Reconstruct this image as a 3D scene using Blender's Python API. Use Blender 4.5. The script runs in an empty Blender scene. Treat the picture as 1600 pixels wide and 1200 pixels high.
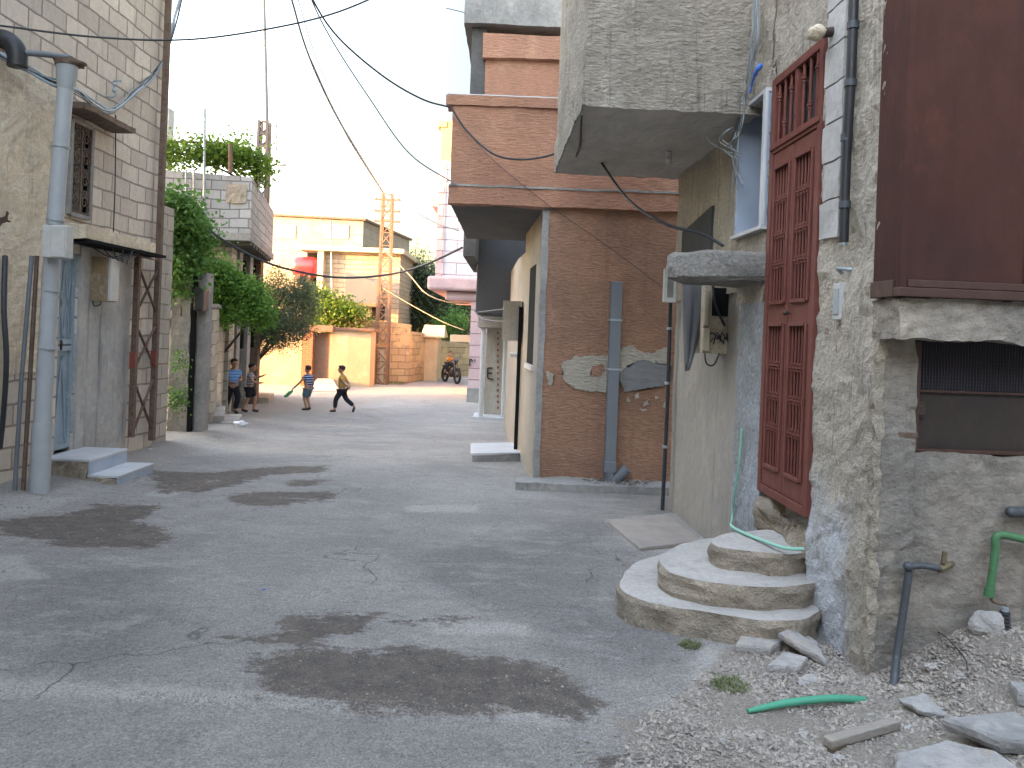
import bpy, bmesh, math, random
import numpy as np
from mathutils import Vector, Matrix, noise, Quaternion
rnd = random.Random(7)
scene = bpy.context.scene
COL = scene.collection

# ------------------------------------------------------------------ camera, sky, sun
F = 1209.0; ROLL = math.radians(2.2); PCX, PCY = 800.0, 518.0; CAMH = 1.6
cam_d = bpy.data.cameras.new('camera'); cam = bpy.data.objects.new('camera', cam_d); COL.objects.link(cam)
cam_d.sensor_width = 36; cam_d.lens = 36 * F / 1600
cam_d.shift_x = 0; cam_d.shift_y = -(600 - PCY) / 1600
cam_d.clip_start = 0.05; cam_d.clip_end = 2000
cr, sr = math.cos(ROLL), math.sin(ROLL)
RV = Vector((cr, 0, sr)); UV_ = Vector((-sr, 0, cr)); FV = Vector((0, 1, 0))
cam.matrix_world = Matrix(((RV.x, UV_.x, -FV.x, 0), (RV.y, UV_.y, -FV.y, 0), (RV.z, UV_.z, -FV.z, CAMH), (0, 0, 0, 1)))
scene.camera = cam

SUN_EL = math.radians(7.5)
sdir = Vector((0.92, 0.39, 0)).normalized()          # way the light travels, in plan
w = bpy.data.worlds.new('World'); scene.world = w; w.use_nodes = True
nt = w.node_tree; bg = nt.nodes['Background']
sky = nt.nodes.new('ShaderNodeTexSky'); sky.sky_type = 'NISHITA'; sky.sun_disc = False
sky.sun_elevation = SUN_EL; sky.sun_rotation = math.atan2(-sdir.x, -sdir.y)
sky.air_density = 1.0; sky.dust_density = 0.6; sky.ozone_density = 1.0
# evening sky: bright hazy half on the sun's side, clearer and dimmer half opposite
tcw = nt.nodes.new('ShaderNodeTexCoord'); dt = nt.nodes.new('ShaderNodeVectorMath'); dt.operation = 'DOT_PRODUCT'
dt.inputs[1].default_value = (-sdir.x, -sdir.y, 0.55); nt.links.new(tcw.outputs['Generated'], dt.inputs[0])
mr = nt.nodes.new('ShaderNodeMapRange'); mr.interpolation_type = 'SMOOTHSTEP'
mr.inputs['From Min'].default_value = -0.2; mr.inputs['From Max'].default_value = 0.68; mr.inputs['To Min'].default_value = 0.25; mr.inputs['To Max'].default_value = 2.35
nt.links.new(dt.outputs['Value'], mr.inputs['Value'])
vm = nt.nodes.new('ShaderNodeVectorMath'); vm.operation = 'SCALE'; nt.links.new(sky.outputs[0], vm.inputs[0]); nt.links.new(mr.outputs[0], vm.inputs['Scale'])
nt.links.new(vm.outputs[0], bg.inputs[0]); bg.inputs[1].default_value = 0.14
sl = bpy.data.lights.new('sun', 'SUN'); sl.energy = 2.0; sl.angle = math.radians(0.6); sl.color = (0.78, 0.48, 0.24)
so = bpy.data.objects.new('sun', sl); COL.objects.link(so)
so.rotation_euler = (sdir * math.cos(SUN_EL) + Vector((0, 0, -math.sin(SUN_EL)))).to_track_quat('-Z', 'Y').to_euler()
scene.view_settings.view_transform = 'Standard'; scene.view_settings.look = 'None'
scene.view_settings.gamma = 1.0; scene.view_settings.use_curve_mapping = False
scene.view_settings.exposure = 3.92
scene.view_settings.use_white_balance = True; scene.view_settings.white_balance_temperature = 8600; scene.view_settings.white_balance_tint = 24

# ------------------------------------------------------------------ geometry of the view
def ray(px, py):
    u = (px - PCX) / F; v = -(py - PCY) / F
    return Vector((u * cr - v * sr, 1.0, u * sr + v * cr))
def P(px, py, d):
    return Vector((0, 0, CAMH)) + ray(px, py) * d
_gy = [-60, 0, 17, 21, 27, 32, 50, 90]; _gz = [0.3, 0, -0.595, -0.70, -0.56, -0.50, -0.4, -0.4]
def sstep(a, b, t):
    t = min(1, max(0, (t - a) / (b - a))); return t * t * (3 - 2 * t)
def heap(x, y):
    # gravel heap against the front wall on the right and the dusty verge on the left
    h = 0.0
    if 1.2 < x and y < 5.5:
        h += 0.30 * sstep(1.85, 2.6, x) * sstep(2.3, 4.0, y)
    if x < -3.5:
        h += 0.10 * sstep(-4.4, -5.4, x) * sstep(22, 14, y) * sstep(5, 9, y)
    return h
def gz(x, y):
    return float(np.interp(y, _gy, _gz)) + heap(x, y)
def G(px, py):
    r = ray(px, py); o = Vector((0, 0, CAMH)); a, b = 1.0, 60.0
    for _ in range(40):
        m = (a + b) / 2; p = o + r * m
        if p.z > gz(p.x, p.y): a = m
        else: b = m
    return o + r * a
def hitp(px, py, pt, n):
    r = ray(px, py); o = Vector((0, 0, CAMH)); return o + r * ((pt - o).dot(n) / r.dot(n))

# ------------------------------------------------------------------ materials
def lin(c):
    return tuple(((v / 12.92) if v <= 0.04045 else ((v + 0.055) / 1.055) ** 2.4) for v in c) + (1.0,)
class NB:
    def __init__(s, name):
        s.m = bpy.data.materials.new(name); s.m.use_nodes = True
        s.t = s.m.node_tree; s.b = s.t.nodes['Principled BSDF']
        s.pos = s.t.nodes.new('ShaderNodeNewGeometry').outputs['Position']
    def n(s, ty, **k):
        o = s.t.nodes.new('ShaderNode' + ty)
        for a, v in k.items(): setattr(o, a, v)
        return o
    def l(s, a, b): s.t.links.new(a, b)
    def noise(s, scale, detail=6, rough=0.6, stretch=(1, 1, 1), src=None, dist=0.0):
        mp = s.n('Mapping'); mp.inputs['Scale'].default_value = stretch
        s.l(src or s.pos, mp.inputs[0])
        t = s.n('TexNoise'); t.inputs['Scale'].default_value = scale; t.inputs['Detail'].default_value = detail
        t.inputs['Roughness'].default_value = rough; t.inputs['Distortion'].default_value = dist
        s.l(mp.outputs[0], t.inputs['Vector']); return t.outputs['Fac']
    def ramp(s, fac, a, b, ca=(0, 0, 0, 1), cb=(1, 1, 1, 1)):
        r = s.n('ValToRGB'); r.color_ramp.elements[0].position = a; r.color_ramp.elements[1].position = b
        r.color_ramp.elements[0].color = ca; r.color_ramp.elements[1].color = cb
        s.l(fac, r.inputs[0]); return r.outputs[0]
    def mix(s, fac, a, b, bt='MIX'):
        x = s.n('Mix', data_type='RGBA', blend_type=bt)
        for i, v in ((0, fac), (6, a), (7, b)):
            if hasattr(v, 'is_output'): s.l(v, x.inputs[i])
            else: x.inputs[i].default_value = v
        return x.outputs[2]
    def math(s, op, a, b=0.0, clamp=False):
        x = s.n('Math', operation=op, use_clamp=clamp)
        for i, v in ((0, a), (1, b)):
            if hasattr(v, 'is_output'): s.l(v, x.inputs[i])
            else: x.inputs[i].default_value = v
        return x.outputs[0]
    def vmath(s, op, a, b=(0, 0, 0)):
        x = s.n('VectorMath', operation=op)
        for i, v in ((0, a), (1, b)):
            if hasattr(v, 'is_output'): s.l(v, x.inputs[i])
            else: x.inputs[i].default_value = v
        return x
    def bump(s, h, strength, dist, prev=None):
        x = s.n('Bump'); x.inputs['Strength'].default_value = strength; x.inputs['Distance'].default_value = dist
        s.l(h, x.inputs['Height'])
        if prev: s.l(prev, x.inputs['Normal'])
        return x.outputs[0]
    def out(s, col, rough=0.9, normal=None, metal=0.0, spec=0.3):
        if hasattr(col, 'is_output'): s.l(col, s.b.inputs['Base Color'])
        else: s.b.inputs['Base Color'].default_value = col
        if hasattr(rough, 'is_output'): s.l(rough, s.b.inputs['Roughness'])
        else: s.b.inputs['Roughness'].default_value = rough
        s.b.inputs['Metallic'].default_value = metal
        s.b.inputs['Specular IOR Level'].default_value = spec
        if normal: s.l(normal, s.b.inputs['Normal'])
        return s.m
def g4(v): return (v, v, v, 1)
def c3(a): return tuple(a) + (1.0,)
def rough_mat(name, c1, c2, c3_=None, scale=1.2, bscale=22, bdist=0.02, bst=0.8, stretch=(1, 1, 1), streak=0.0, streakcol=(.03, .03, .03), rough=0.92, metal=0, spec=0.25, fine=0.25, grime=0.35):
    """mottled mineral or painted surface: two tones, fine grain, running streaks, blotches of dirt"""
    n = NB(name)
    col = n.mix(n.ramp(n.noise(scale, 8, 0.65), 0.38, 0.62), c3(c1), c3(c2))
    if c3_: col = n.mix(n.ramp(n.noise(scale * 2.3, 8, 0.7, (1, 1, .8)), 0.55, 0.68), col, c3(c3_))
    h = n.noise(bscale, 5, 0.65, stretch)
    col = n.mix(fine, col, n.ramp(h, 0.3, 0.65, g4(0.42), g4(1.12)), 'MULTIPLY')
    if grime: col = n.mix(n.math('MULTIPLY', n.ramp(n.noise(scale * .8, 9, 0.7), .5, .75), grime), col, c3([x * .45 for x in c1]))
    if streak:
        s_ = n.ramp(n.noise(3.2, 5, 0.7, (3.2, 3.2, .16), dist=.3), .56, .72)
        col = n.mix(n.math('MULTIPLY', s_, streak), col, c3(streakcol))
    nm = n.bump(h, bst, bdist)
    nm = n.bump(n.noise(bscale * 4, 3, .7), bst * .5, bdist * .25, nm)
    return n.out(col, rough, nm, metal, spec)
def block_mat(name, cA, cB, cm, bw=0.40, bh=0.20, mortar=0.008, z0=0.0, streak=0.0, rough=.92, soft=.12, bump=1.0, scale=.9, plaster=None):
    n = NB(name)
    geo = n.n('NewGeometry')
    tan = n.vmath('NORMALIZE', n.vmath('CROSS_PRODUCT', geo.outputs['True Normal'], (0, 0, 1)).outputs[0]).outputs[0]
    u = n.vmath('DOT_PRODUCT', n.pos, tan).outputs['Value']
    sp = n.n('SeparateXYZ'); n.l(n.pos, sp.inputs[0])
    wob = n.noise(1.1, 3, .5)
    z = n.math('ADD', sp.outputs[2], n.math('MULTIPLY', n.math('SUBTRACT', wob, .5), .11)); fw_ = n.noise(11, 5, .7); z = n.math('ADD', z, n.math('MULTIPLY', n.math('SUBTRACT', fw_, .5), .018)); u = n.math('ADD', u, n.math('MULTIPLY', n.math('SUBTRACT', n.noise(9, 5, .7), .5), .03))
    cb = n.n('CombineXYZ'); n.l(u, cb.inputs[0]); n.l(n.math('ADD', z, 20 + z0), cb.inputs[1])
    br = n.n('TexBrick'); n.l(cb.outputs[0], br.inputs['Vector'])
    br.inputs['Scale'].default_value = 1; br.inputs['Brick Width'].default_value = bw; br.inputs['Row Height'].default_value = bh
    br.inputs['Mortar Size'].default_value = mortar; br.inputs['Mortar Smooth'].default_value = soft
    br.inputs['Color1'].default_value = c3(cA); br.inputs['Color2'].default_value = c3(cB); br.inputs['Mortar'].default_value = c3(cm)
    col = br.outputs['Color']
    h = n.noise(14, 7, .7)
    col = n.mix(.35, col, n.ramp(h, .3, .7, g4(.45), g4(1)), 'MULTIPLY')
    col = n.mix(n.math('MULTIPLY', n.ramp(n.noise(scale, 9, .7), .48, .72), .4), col, c3([x * .5 for x in cA]))
    if plaster:
        col = n.mix(n.ramp(n.noise(.8, 6, .65), .52, .56), col, c3(plaster))
    if streak:
        s_ = n.ramp(n.noise(2.6, 5, .7, (3, 3, .18), dist=.3), .54, .74)
        col = n.mix(n.math('MULTIPLY', s_, streak), col, c3([x * .35 for x in cA]))
    hh = n.math('SUBTRACT', n.math('MULTIPLY', h, .35), br.outputs['Fac'])
    nm = n.bump(hh, bump, .03)
    return n.out(col, rough, nm, 0, .2)
def plain(name, c, rough=.5, metal=0, spec=.4, var=.3, vs=6, bump=.1, bs=60, rust=None, rl=(.55, .65)):
    n = NB(name)
    col = n.mix(n.math('MULTIPLY', n.ramp(n.noise(vs, 7, .65), .35, .7), var), c3(c), c3([x * .5 for x in c]))
    if rust: col = n.mix(n.ramp(n.noise(vs * 1.7, 9, .75), *rl), col, c3(rust))
    r = n.ramp(n.noise(vs * 2, 5), .2, .8, g4(max(.02, rough - .12)), g4(min(1, rough + .12)))
    return n.out(col, r, n.bump(n.noise(bs, 4), bump, .003), metal, spec)
def leaf_mat(name, c1, c2, tr=.3):
    n = NB(name)
    oi = n.n('ObjectInfo')
    wn = n.n('TexWhiteNoise', noise_dimensions='3D')
    sn = n.vmath('SNAP', n.pos, (.07, .07, .07)).outputs[0]; n.l(sn, wn.inputs['Vector'])
    col = n.mix(wn.outputs['Value'], c3(c1), c3(c2))
    col = n.mix(n.ramp(n.noise(1.7, 4), .35, .65), col, c3([x * .65 for x in c1]))
    n.out(col, .65, None, 0, .25)
    t = n.n('BsdfTranslucent'); n.l(col, t.inputs[0])
    ms = n.n('MixShader'); ms.inputs[0].default_value = tr
    n.l(n.b.outputs[0], ms.inputs[1]); n.l(t.outputs[0], ms.inputs[2])
    n.l(ms.outputs[0], n.t.nodes['Material Output'].inputs[0]); return n.m

M = {}
M['stucco'] = rough_mat('coarse_stucco', (.50, .435, .35), (.39, .345, .29), (.56, .48, .37), .9, 34, .026, 1.0, (1, 1, 1.3), .55, (.055, .06, .065), fine=.6)
def pier_mat():
    m = rough_mat('pier_stucco', (.54, .47, .38), (.42, .375, .315), (.60, .51, .39), .9, 34, .028, 1.0, (1, 1, 1.3), .6, (.055, .06, .065), fine=.55)
    nt_ = m.node_tree; b_ = nt_.nodes['Principled BSDF']; old = b_.inputs['Base Color'].links[0].from_socket
    n = NB.__new__(NB); n.m = m; n.t = nt_; n.b = b_; n.pos = nt_.nodes.new('ShaderNodeNewGeometry').outputs['Position']
    sp = n.n('SeparateXYZ'); n.l(n.pos, sp.inputs[0])
    nz = n.noise(3.5, 8, .7, (1, 1, .35))
    up_ = n.ramp(n.math('ADD', n.math('MULTIPLY', sp.outputs[2], -.4), n.math('ADD', nz, .18)), .40, .62)      # whitewash on the lower part only
    my = n.math('MULTIPLY', n.ramp(n.math('ADD', n.math('MULTIPLY', n.math('SUBTRACT', sp.outputs[1], 4.32), 1.2), n.math('MULTIPLY', nz, .5)), .2, .34), n.math('LESS_THAN', sp.outputs[0], 2.0))
    col = n.mix(n.math('MULTIPLY', n.math('MULTIPLY', up_, my), .8), old, (.53, .57, .61, 1))
    dr = n.math('MULTIPLY', n.ramp(n.noise(5, 5, .7, (3.5, 3.5, .14), dist=.4), .6, .68), n.ramp(sp.outputs[2], .0, 1.0))
    col = n.mix(n.math('MULTIPLY', n.math('MULTIPLY', dr, n.math('LESS_THAN', sp.outputs[2], 1.9)), .75), col, (.05, .06, .065, 1))
    g = n.bump; n.l(col, b_.inputs['Base Color']); return m
M['stucco_dark'] = rough_mat('grey_render', (.285, .245, .205), (.20, .18, .158), (.34, .29, .235), 1.2, 16, .022, .9, (1, 1, 1.2), .35, (.07, .07, .07), fine=.45)
M['stucco_blue'] = rough_mat('blue_grey_stucco', (.40, .43, .46), (.33, .335, .33), (.47, .50, .53), 1.5, 40, .03, 1.0, (1, 1, .8), .5, (.05, .08, .09), fine=.6)
M['render_side'] = rough_mat('smooth_render', (.33, .30, .265), (.275, .26, .24), (.37, .34, .295), .8, 30, .006, .6, (1, 1, .5), .45, (.12, .12, .115), fine=.25)
M['balcony'] = rough_mat('balcony_stucco', (.43, .375, .305), (.33, .295, .25), (.49, .43, .36), 1.1, 17, .06, 1.0, (1, 1, 2.6), .8, (.075, .075, .075), fine=.55)
M['balc_under'] = rough_mat('balcony_soffit', (.50, .46, .41), (.40, .37, .33), None, 1.5, 10, .01, .5, (1, .2, 1), 0)
M['cream_edge'] = rough_mat('torn_plaster_edge', (.42, .36, .28), (.34, .29, .24), None, 3, 25, .03, 1)
M['white_block'] = rough_mat('bare_white_block', (.50, .485, .46), (.42, .41, .39), None, 2, 30, .01, .6, fine=.3, streak=.3, streakcol=(.2, .18, .16))
M['brown'] = rough_mat('brown_sprayed_stucco', (.43, .225, .15), (.32, .18, .125), (.48, .265, .18), 1.0, 24, .035, 1.0, (.55, .55, 2.4), .25, (.10, .075, .06), fine=.55)
M['brown_light'] = rough_mat('tan_sprayed_stucco', (.50, .245, .16), (.41, .205, .14), (.55, .30, .20), .9, 22, .03, 1.0, (.55, .55, 2.4), .25, (.17, .11, .08), fine=.45)
M['patch_cream'] = rough_mat('peeled_cream_base', (.47, .42, .34), (.40, .36, .30), None, 3, 22, .035, 1, (.6, .6, 2.2), fine=.4, grime=.1)
M['patch_grey'] = rough_mat('grey_cement_patch', (.20, .205, .205), (.165, .17, .17), None, 2, 9, .02, .8, (.5, .5, 1.6))
M['concrete'] = rough_mat('raw_concrete', (.31, .30, .285), (.22, .215, .205), (.37, .35, .32), 1.5, 16, .015, .9, fine=.35, streak=.35, streakcol=(.09, .09, .09))
M['concrete_shade'] = rough_mat('shaded_concrete', (.13, .125, .12), (.10, .098, .095), None, 1.5, 16, .015, .9)  # raw concrete darkened: shade of undersides and side faces put into the colour
M['hood'] = rough_mat('rough_hood_concrete', (.56, .52, .47), (.44, .42, .38), (.62, .57, .51), 3, 30, .05, 1, fine=.6)
M['step'] = rough_mat('step_cement', (.44, .41, .375), (.36, .34, .315), (.30, .28, .26), 2.2, 30, .012, .9, fine=.3)
M['step_side'] = rough_mat('step_riser_render', (.48, .385, .29), (.35, .295, .235), (.56, .48, .38), 5, 20, .045, 1, fine=.4, grime=.5)
M['beige_shade'] = rough_mat('shaded_beige_render', (.30, .265, .225), (.25, .225, .195), None, .8, 20, .012, .8, streak=.6, streakcol=(.13, .12, .105))  # beige render with the side walls' shade put into its colour
M['beige'] = rough_mat('beige_render', (.43, .38, .32), (.36, .325, .28), None, .8, 20, .008, .6, streak=.3, streakcol=(.2, .18, .16))
M['left_plaster'] = rough_mat('cream_worn_plaster', (.74, .62, .47), (.66, .56, .44), (.54, .46, .37), 1.6, 13, .03, 1.0, streak=.5, streakcol=(.2, .18, .15))
M['door_surround'] = rough_mat('stained_cement_render', (.46, .45, .43), (.36, .355, .345), (.52, .49, .45), 1.3, 12, .012, .8, streak=.75, streakcol=(.09, .095, .10))
M['lblock'] = block_mat('left_block_masonry', (.74, .65, .56), (.52, .455, .395), (.31, .27, .235), .46, .235, .013, .05, .5, bump=1.0)
M['lblock_grey'] = block_mat('grey_block_masonry', (.44, .44, .44), (.32, .325, .33), (.16, .16, .16), .42, .21, .012, .1, .2)
M['cblock'] = block_mat('cream_block_masonry', (.50, .455, .39), (.36, .325, .28), (.22, .2, .17), .42, .23, .011, .03, .3, plaster=(.40, .37, .33))
M['pinkblock'] = block_mat('pink_stone_courses', (.52, .34, .345), (.60, .45, .45), (.27, .17, .17), .9, .36, .012, .1, .15)
M['pink'] = rough_mat('pink_render', (.50, .34, .34), (.42, .29, .29), None, 2, 20, .02, .8)
M['bluestone'] = block_mat('blue_grey_courses', (.50, .50, .54), (.52, .44, .47), (.27, .22, .24), .9, .36, .012, .1, .1)
M['yellowwall'] = rough_mat('yellow_plaster', (.47, .38, .25), (.41, .32, .20), (.50, .43, .32), .7, 12, .01, .7, streak=.3, streakcol=(.33, .2, .11), fine=.15)
M['yellowstone'] = block_mat('yellow_stone_wall', (.42, .33, .20), (.35, .27, .165), (.20, .15, .10), .55, .26, .012, 0, .2, plaster=(.46, .35, .2))
M['redbrick'] = block_mat('red_brick_pier', (.42, .17, .10), (.36, .15, .09), (.22, .12, .08), .22, .075, .01)
M['farbeige'] = block_mat('far_beige_blocks', (.27, .245, .21), (.245, .225, .19), (.19, .17, .15), 1.1, .5, .01, 0, .1, plaster=(.26, .235, .2))
M['farhouse'] = block_mat('far_brick_panel', (.36, .30, .23), (.31, .26, .20), (.2, .165, .13), .5, .2, .012, 0, .15)
M['cream'] = rough_mat('cream_paint', (.42, .37, .28), (.38, .335, .25), None, .8, 20, .004, .4, fine=.1, grime=.1)
M['iron_red'] = plain('red_oxide_paint', (.175, .055, .043), .6, .0, .2, .35, 7, .25, 50, (.15, .05, .035), (.56, .68))
M['iron_dark'] = plain('dark_iron', (.055, .035, .03), .6, .2, .4, .4, 5)
M['clad'] = rough_mat('brown_metal_cladding', (.085, .034, .026), (.052, .026, .022), (.12, .042, .028), .9, 5, .02, .6, (1, 1, .3), .7, (.03, .02, .02), rough=.7, spec=.08, fine=.3)
M['clad_rail'] = plain('rusty_rail', (.075, .035, .026), .55, .2, .4, .5, 9, .3)
M['shutter'] = rough_mat('dark_rusty_sheet', (.045, .032, .027), (.032, .026, .025), (.085, .038, .022), 2, 12, .006, .6, rough=.55, fine=.3)
M['mesh'] = plain('black_wire_mesh', (.045, .045, .06), .5, .3)
M['void'] = plain('dark_interior', (.012, .012, .013), .9, 0, .1)
M['glass'] = plain('dusty_window_glass', (.05, .06, .07), .18, 0, .5, .3, 3, .02)
M['marble'] = rough_mat('pale_marble', (.52, .53, .545), (.43, .445, .46), None, 2.5, 40, .001, .2, fine=.08, rough=.4, spec=.45, grime=.2)
M['marble_blue'] = rough_mat('blue_grey_marble', (.36, .43, .52), (.29, .36, .45), None, 2.5, 40, .001, .2, fine=.08, rough=.4, spec=.45, grime=.25)
M['pipe_grey'] = plain('grey_pipe_paint', (.36, .385, .40), .5, 0, .4, .3, 4, .15, 40, (.25, .22, .2), (.63, .7))
M['pipe_top'] = plain('dirty_pale_pipe', (.33, .36, .37), .5, 0, .4, .3, 4)
M['duct'] = plain('slate_grey_duct', (.145, .165, .185), .45, 0, .45, .3, 3, .15)
M['black'] = plain('black_plastic', (.02, .021, .024), .45, 0, .45, .2)
M['cable'] = plain('dark_cable', (.028, .032, .038), .5, 0, .4, .2)
M['cable_grey'] = plain('grey_cable', (.23, .26, .27), .55, 0, .4, .2)
M['cable_tan'] = plain('tan_cable', (.16, .125, .085), .6)  # tan is the cable's own colour
M['cable_blue'] = plain('pale_blue_cable', (.30, .38, .45), .5)
M['bluepl'] = plain('bright_blue_plastic', (.03, .16, .55), .5)
M['galv'] = plain('galvanised_steel', (.34, .40, .43), .45, .4, .5, .4, 8)
M['rust'] = plain('rusty_angle_iron', (.16, .11, .085), .75, .1, .3, .5, 8, .3, 60, (.10, .045, .03), (.5, .62))
M['rust_orange'] = plain('orange_rusty_steel', (.17, .125, .095), .75, 0, .3, .5, 6, .3, 60, (.22, .09, .05), (.45, .6))  # brown steel with random orange rust
M['rust_red'] = plain('red_painted_rust', (.25, .05, .04), .7)
M['doorblue'] = rough_mat('pale_blue_door_paint', (.30, .39, .45), (.26, .34, .40), (.40, .46, .49), 3, 30, .002, .4, rough=.5, fine=.12, streak=.5, streakcol=(.12, .16, .18), grime=.4)
M['meter'] = rough_mat('rusty_cream_enamel', (.48, .41, .31), (.42, .34, .25), (.20, .12, .075), 6, 30, .004, .5, rough=.5, fine=.2)
M['meter_brown'] = rough_mat('brown_stained_box', (.32, .22, .12), (.25, .18, .12), (.40, .34, .28), 4, 30, .003, .5, rough=.6, fine=.2)
M['whitebox'] = rough_mat('dirty_white_box', (.52, .52, .49), (.45, .45, .43), None, 6, 30, .002, .4, rough=.5, fine=.1)
M['green_pipe'] = plain('green_plastic_pipe', (.03, .30, .19), .42, 0, .45, .3, 6)
M['green_hose'] = plain('faded_green_hose', (.20, .50, .39), .5, 0, .4, .25, 6)
M['green_paint'] = plain('chipped_green_pipe', (.045, .17, .075), .55, 0, .4, .4, 12, .2, 60, (.08, .07, .05), (.58, .66))
M['old_pipe'] = plain('weathered_dark_pipe', (.07, .08, .09), .55, .2, .4, .5, 14, .3, 60, (.22, .22, .2), (.6, .68))
M['brass'] = plain('dull_brass', (.20, .16, .10), .5, .5, .4, .5, 20)
M['stone'] = rough_mat('broken_stone', (.40, .37, .34), (.31, .30, .29), (.42, .32, .24), 4, 18, .02, 1, fine=.4)
M['pebble'] = rough_mat('gravel_stone', (.36, .315, .27), (.25, .22, .195), (.47, .40, .335), 9, 40, .006, .8, fine=.3, grime=.2)
M['wood'] = rough_mat('grey_old_timber', (.30, .26, .22), (.22, .195, .17), None, 4, 20, .008, .9, (.3, 3, 3))
M['bark'] = rough_mat('grey_bark', (.13, .11, .09), (.085, .073, .06), None, 4, 20, .03, 1, (1, 1, .3))
M['leaf_vine'] = leaf_mat('bright_vine_leaves', (.10, .20, .03), (.18, .27, .035), .4)
M['leaf_green'] = leaf_mat('green_leaves', (.085, .22, .05), (.14, .30, .075), .35)
M['leaf_bush'] = leaf_mat('mid_green_leaves', (.10, .26, .045), (.16, .34, .07), .35)
M['leaf_olive'] = leaf_mat('grey_green_leaves', (.075, .12, .07), (.12, .155, .085), .25)
M['leaf_dark'] = leaf_mat('dark_green_leaves', (.045, .075, .045), (.085, .115, .06), .25)
M['leaf_dry'] = leaf_mat('dry_leaves', (.33, .24, .11), (.22, .18, .08), .3)
M['grass'] = leaf_mat('dusty_grass', (.14, .19, .07), (.22, .23, .12), .3)
M['tank'] = plain('red_tank_paint', (.32, .03, .035), .35, 0, .5, .2)
M['tank_yellow'] = plain('yellow_tank_paint', (.40, .29, .12), .5, 0, .4, .2)
M['skin'] = plain('tan_skin', (.33, .18, .12), .55, 0, .35, .1)
M['hair'] = plain('black_hair', (.012, .010, .009), .6, 0, .3, .2)
M['eye'] = plain('dark_eye', (.02, .015, .012), .2)
M['mustard'] = plain('mustard_cloth', (.40, .24, .07), .9, 0, .1, .2)
M['trousers'] = plain('black_cloth', (.02, .022, .03), .9, 0, .1, .2)
M['denim'] = plain('denim_cloth', (.09, .15, .20), .9, 0, .1, .2)
M['shoe'] = plain('dark_shoe', (.03, .028, .03), .6)
M['orange'] = plain('orange_cloth', (.62, .24, .05), .9, 0, .1, .2)
M['greencloth'] = plain('green_plastic_toy', (.06, .50, .20), .5)
M['chrome'] = plain('worn_chrome', (.10, .10, .10), .4, .6)
M['tyre'] = plain('black_rubber', (.016, .016, .017), .8)
M['bag'] = plain('white_plastic_bag', (.75, .76, .80), .5)
M['dark_grey'] = plain('dark_grey_render', (.075, .078, .08), .9, 0, .1, .3, 3)  # even dark grey base colour of the bay and side shutter
M['paint_black'] = plain('black_spray_paint', (.03, .03, .04), .8)
M['tarp'] = plain('dark_grey_tarp', (.12, .125, .13), .8, 0, .2, .3, 4)
M['twig'] = plain('dead_twig', (.10, .07, .045), .9)
M['tile'] = rough_mat('old_clay_paving', (.36, .31, .27), (.30, .265, .24), None, 3, 24, .01, .8, (.5, 3, 1))

def stripe_mat(name, base, line, period, frac):
    n = NB(name); sp = n.n('SeparateXYZ'); n.l(n.n('TexCoord').outputs['Object'], sp.inputs[0])
    f = n.math('FRACT', n.math('DIVIDE', n.math('ADD', sp.outputs[2], 5), period))
    col = n.mix(n.math('LESS_THAN', f, frac), c3(base), c3(line))
    return n.out(col, .9, n.bump(n.noise(25, 3), .4, .01), 0, .1)
M['shirt_navy'] = stripe_mat('navy_white_striped_cloth', (.03, .05, .14), (.50, .55, .62), .062, .22)
M['shirt_blue'] = stripe_mat('blue_striped_cloth', (.08, .23, .52), (.22, .38, .62), .07, .35)
M['shirt_grey'] = stripe_mat('grey_striped_cloth', (.13, .15, .20), (.36, .33, .36), .06, .4)

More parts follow.
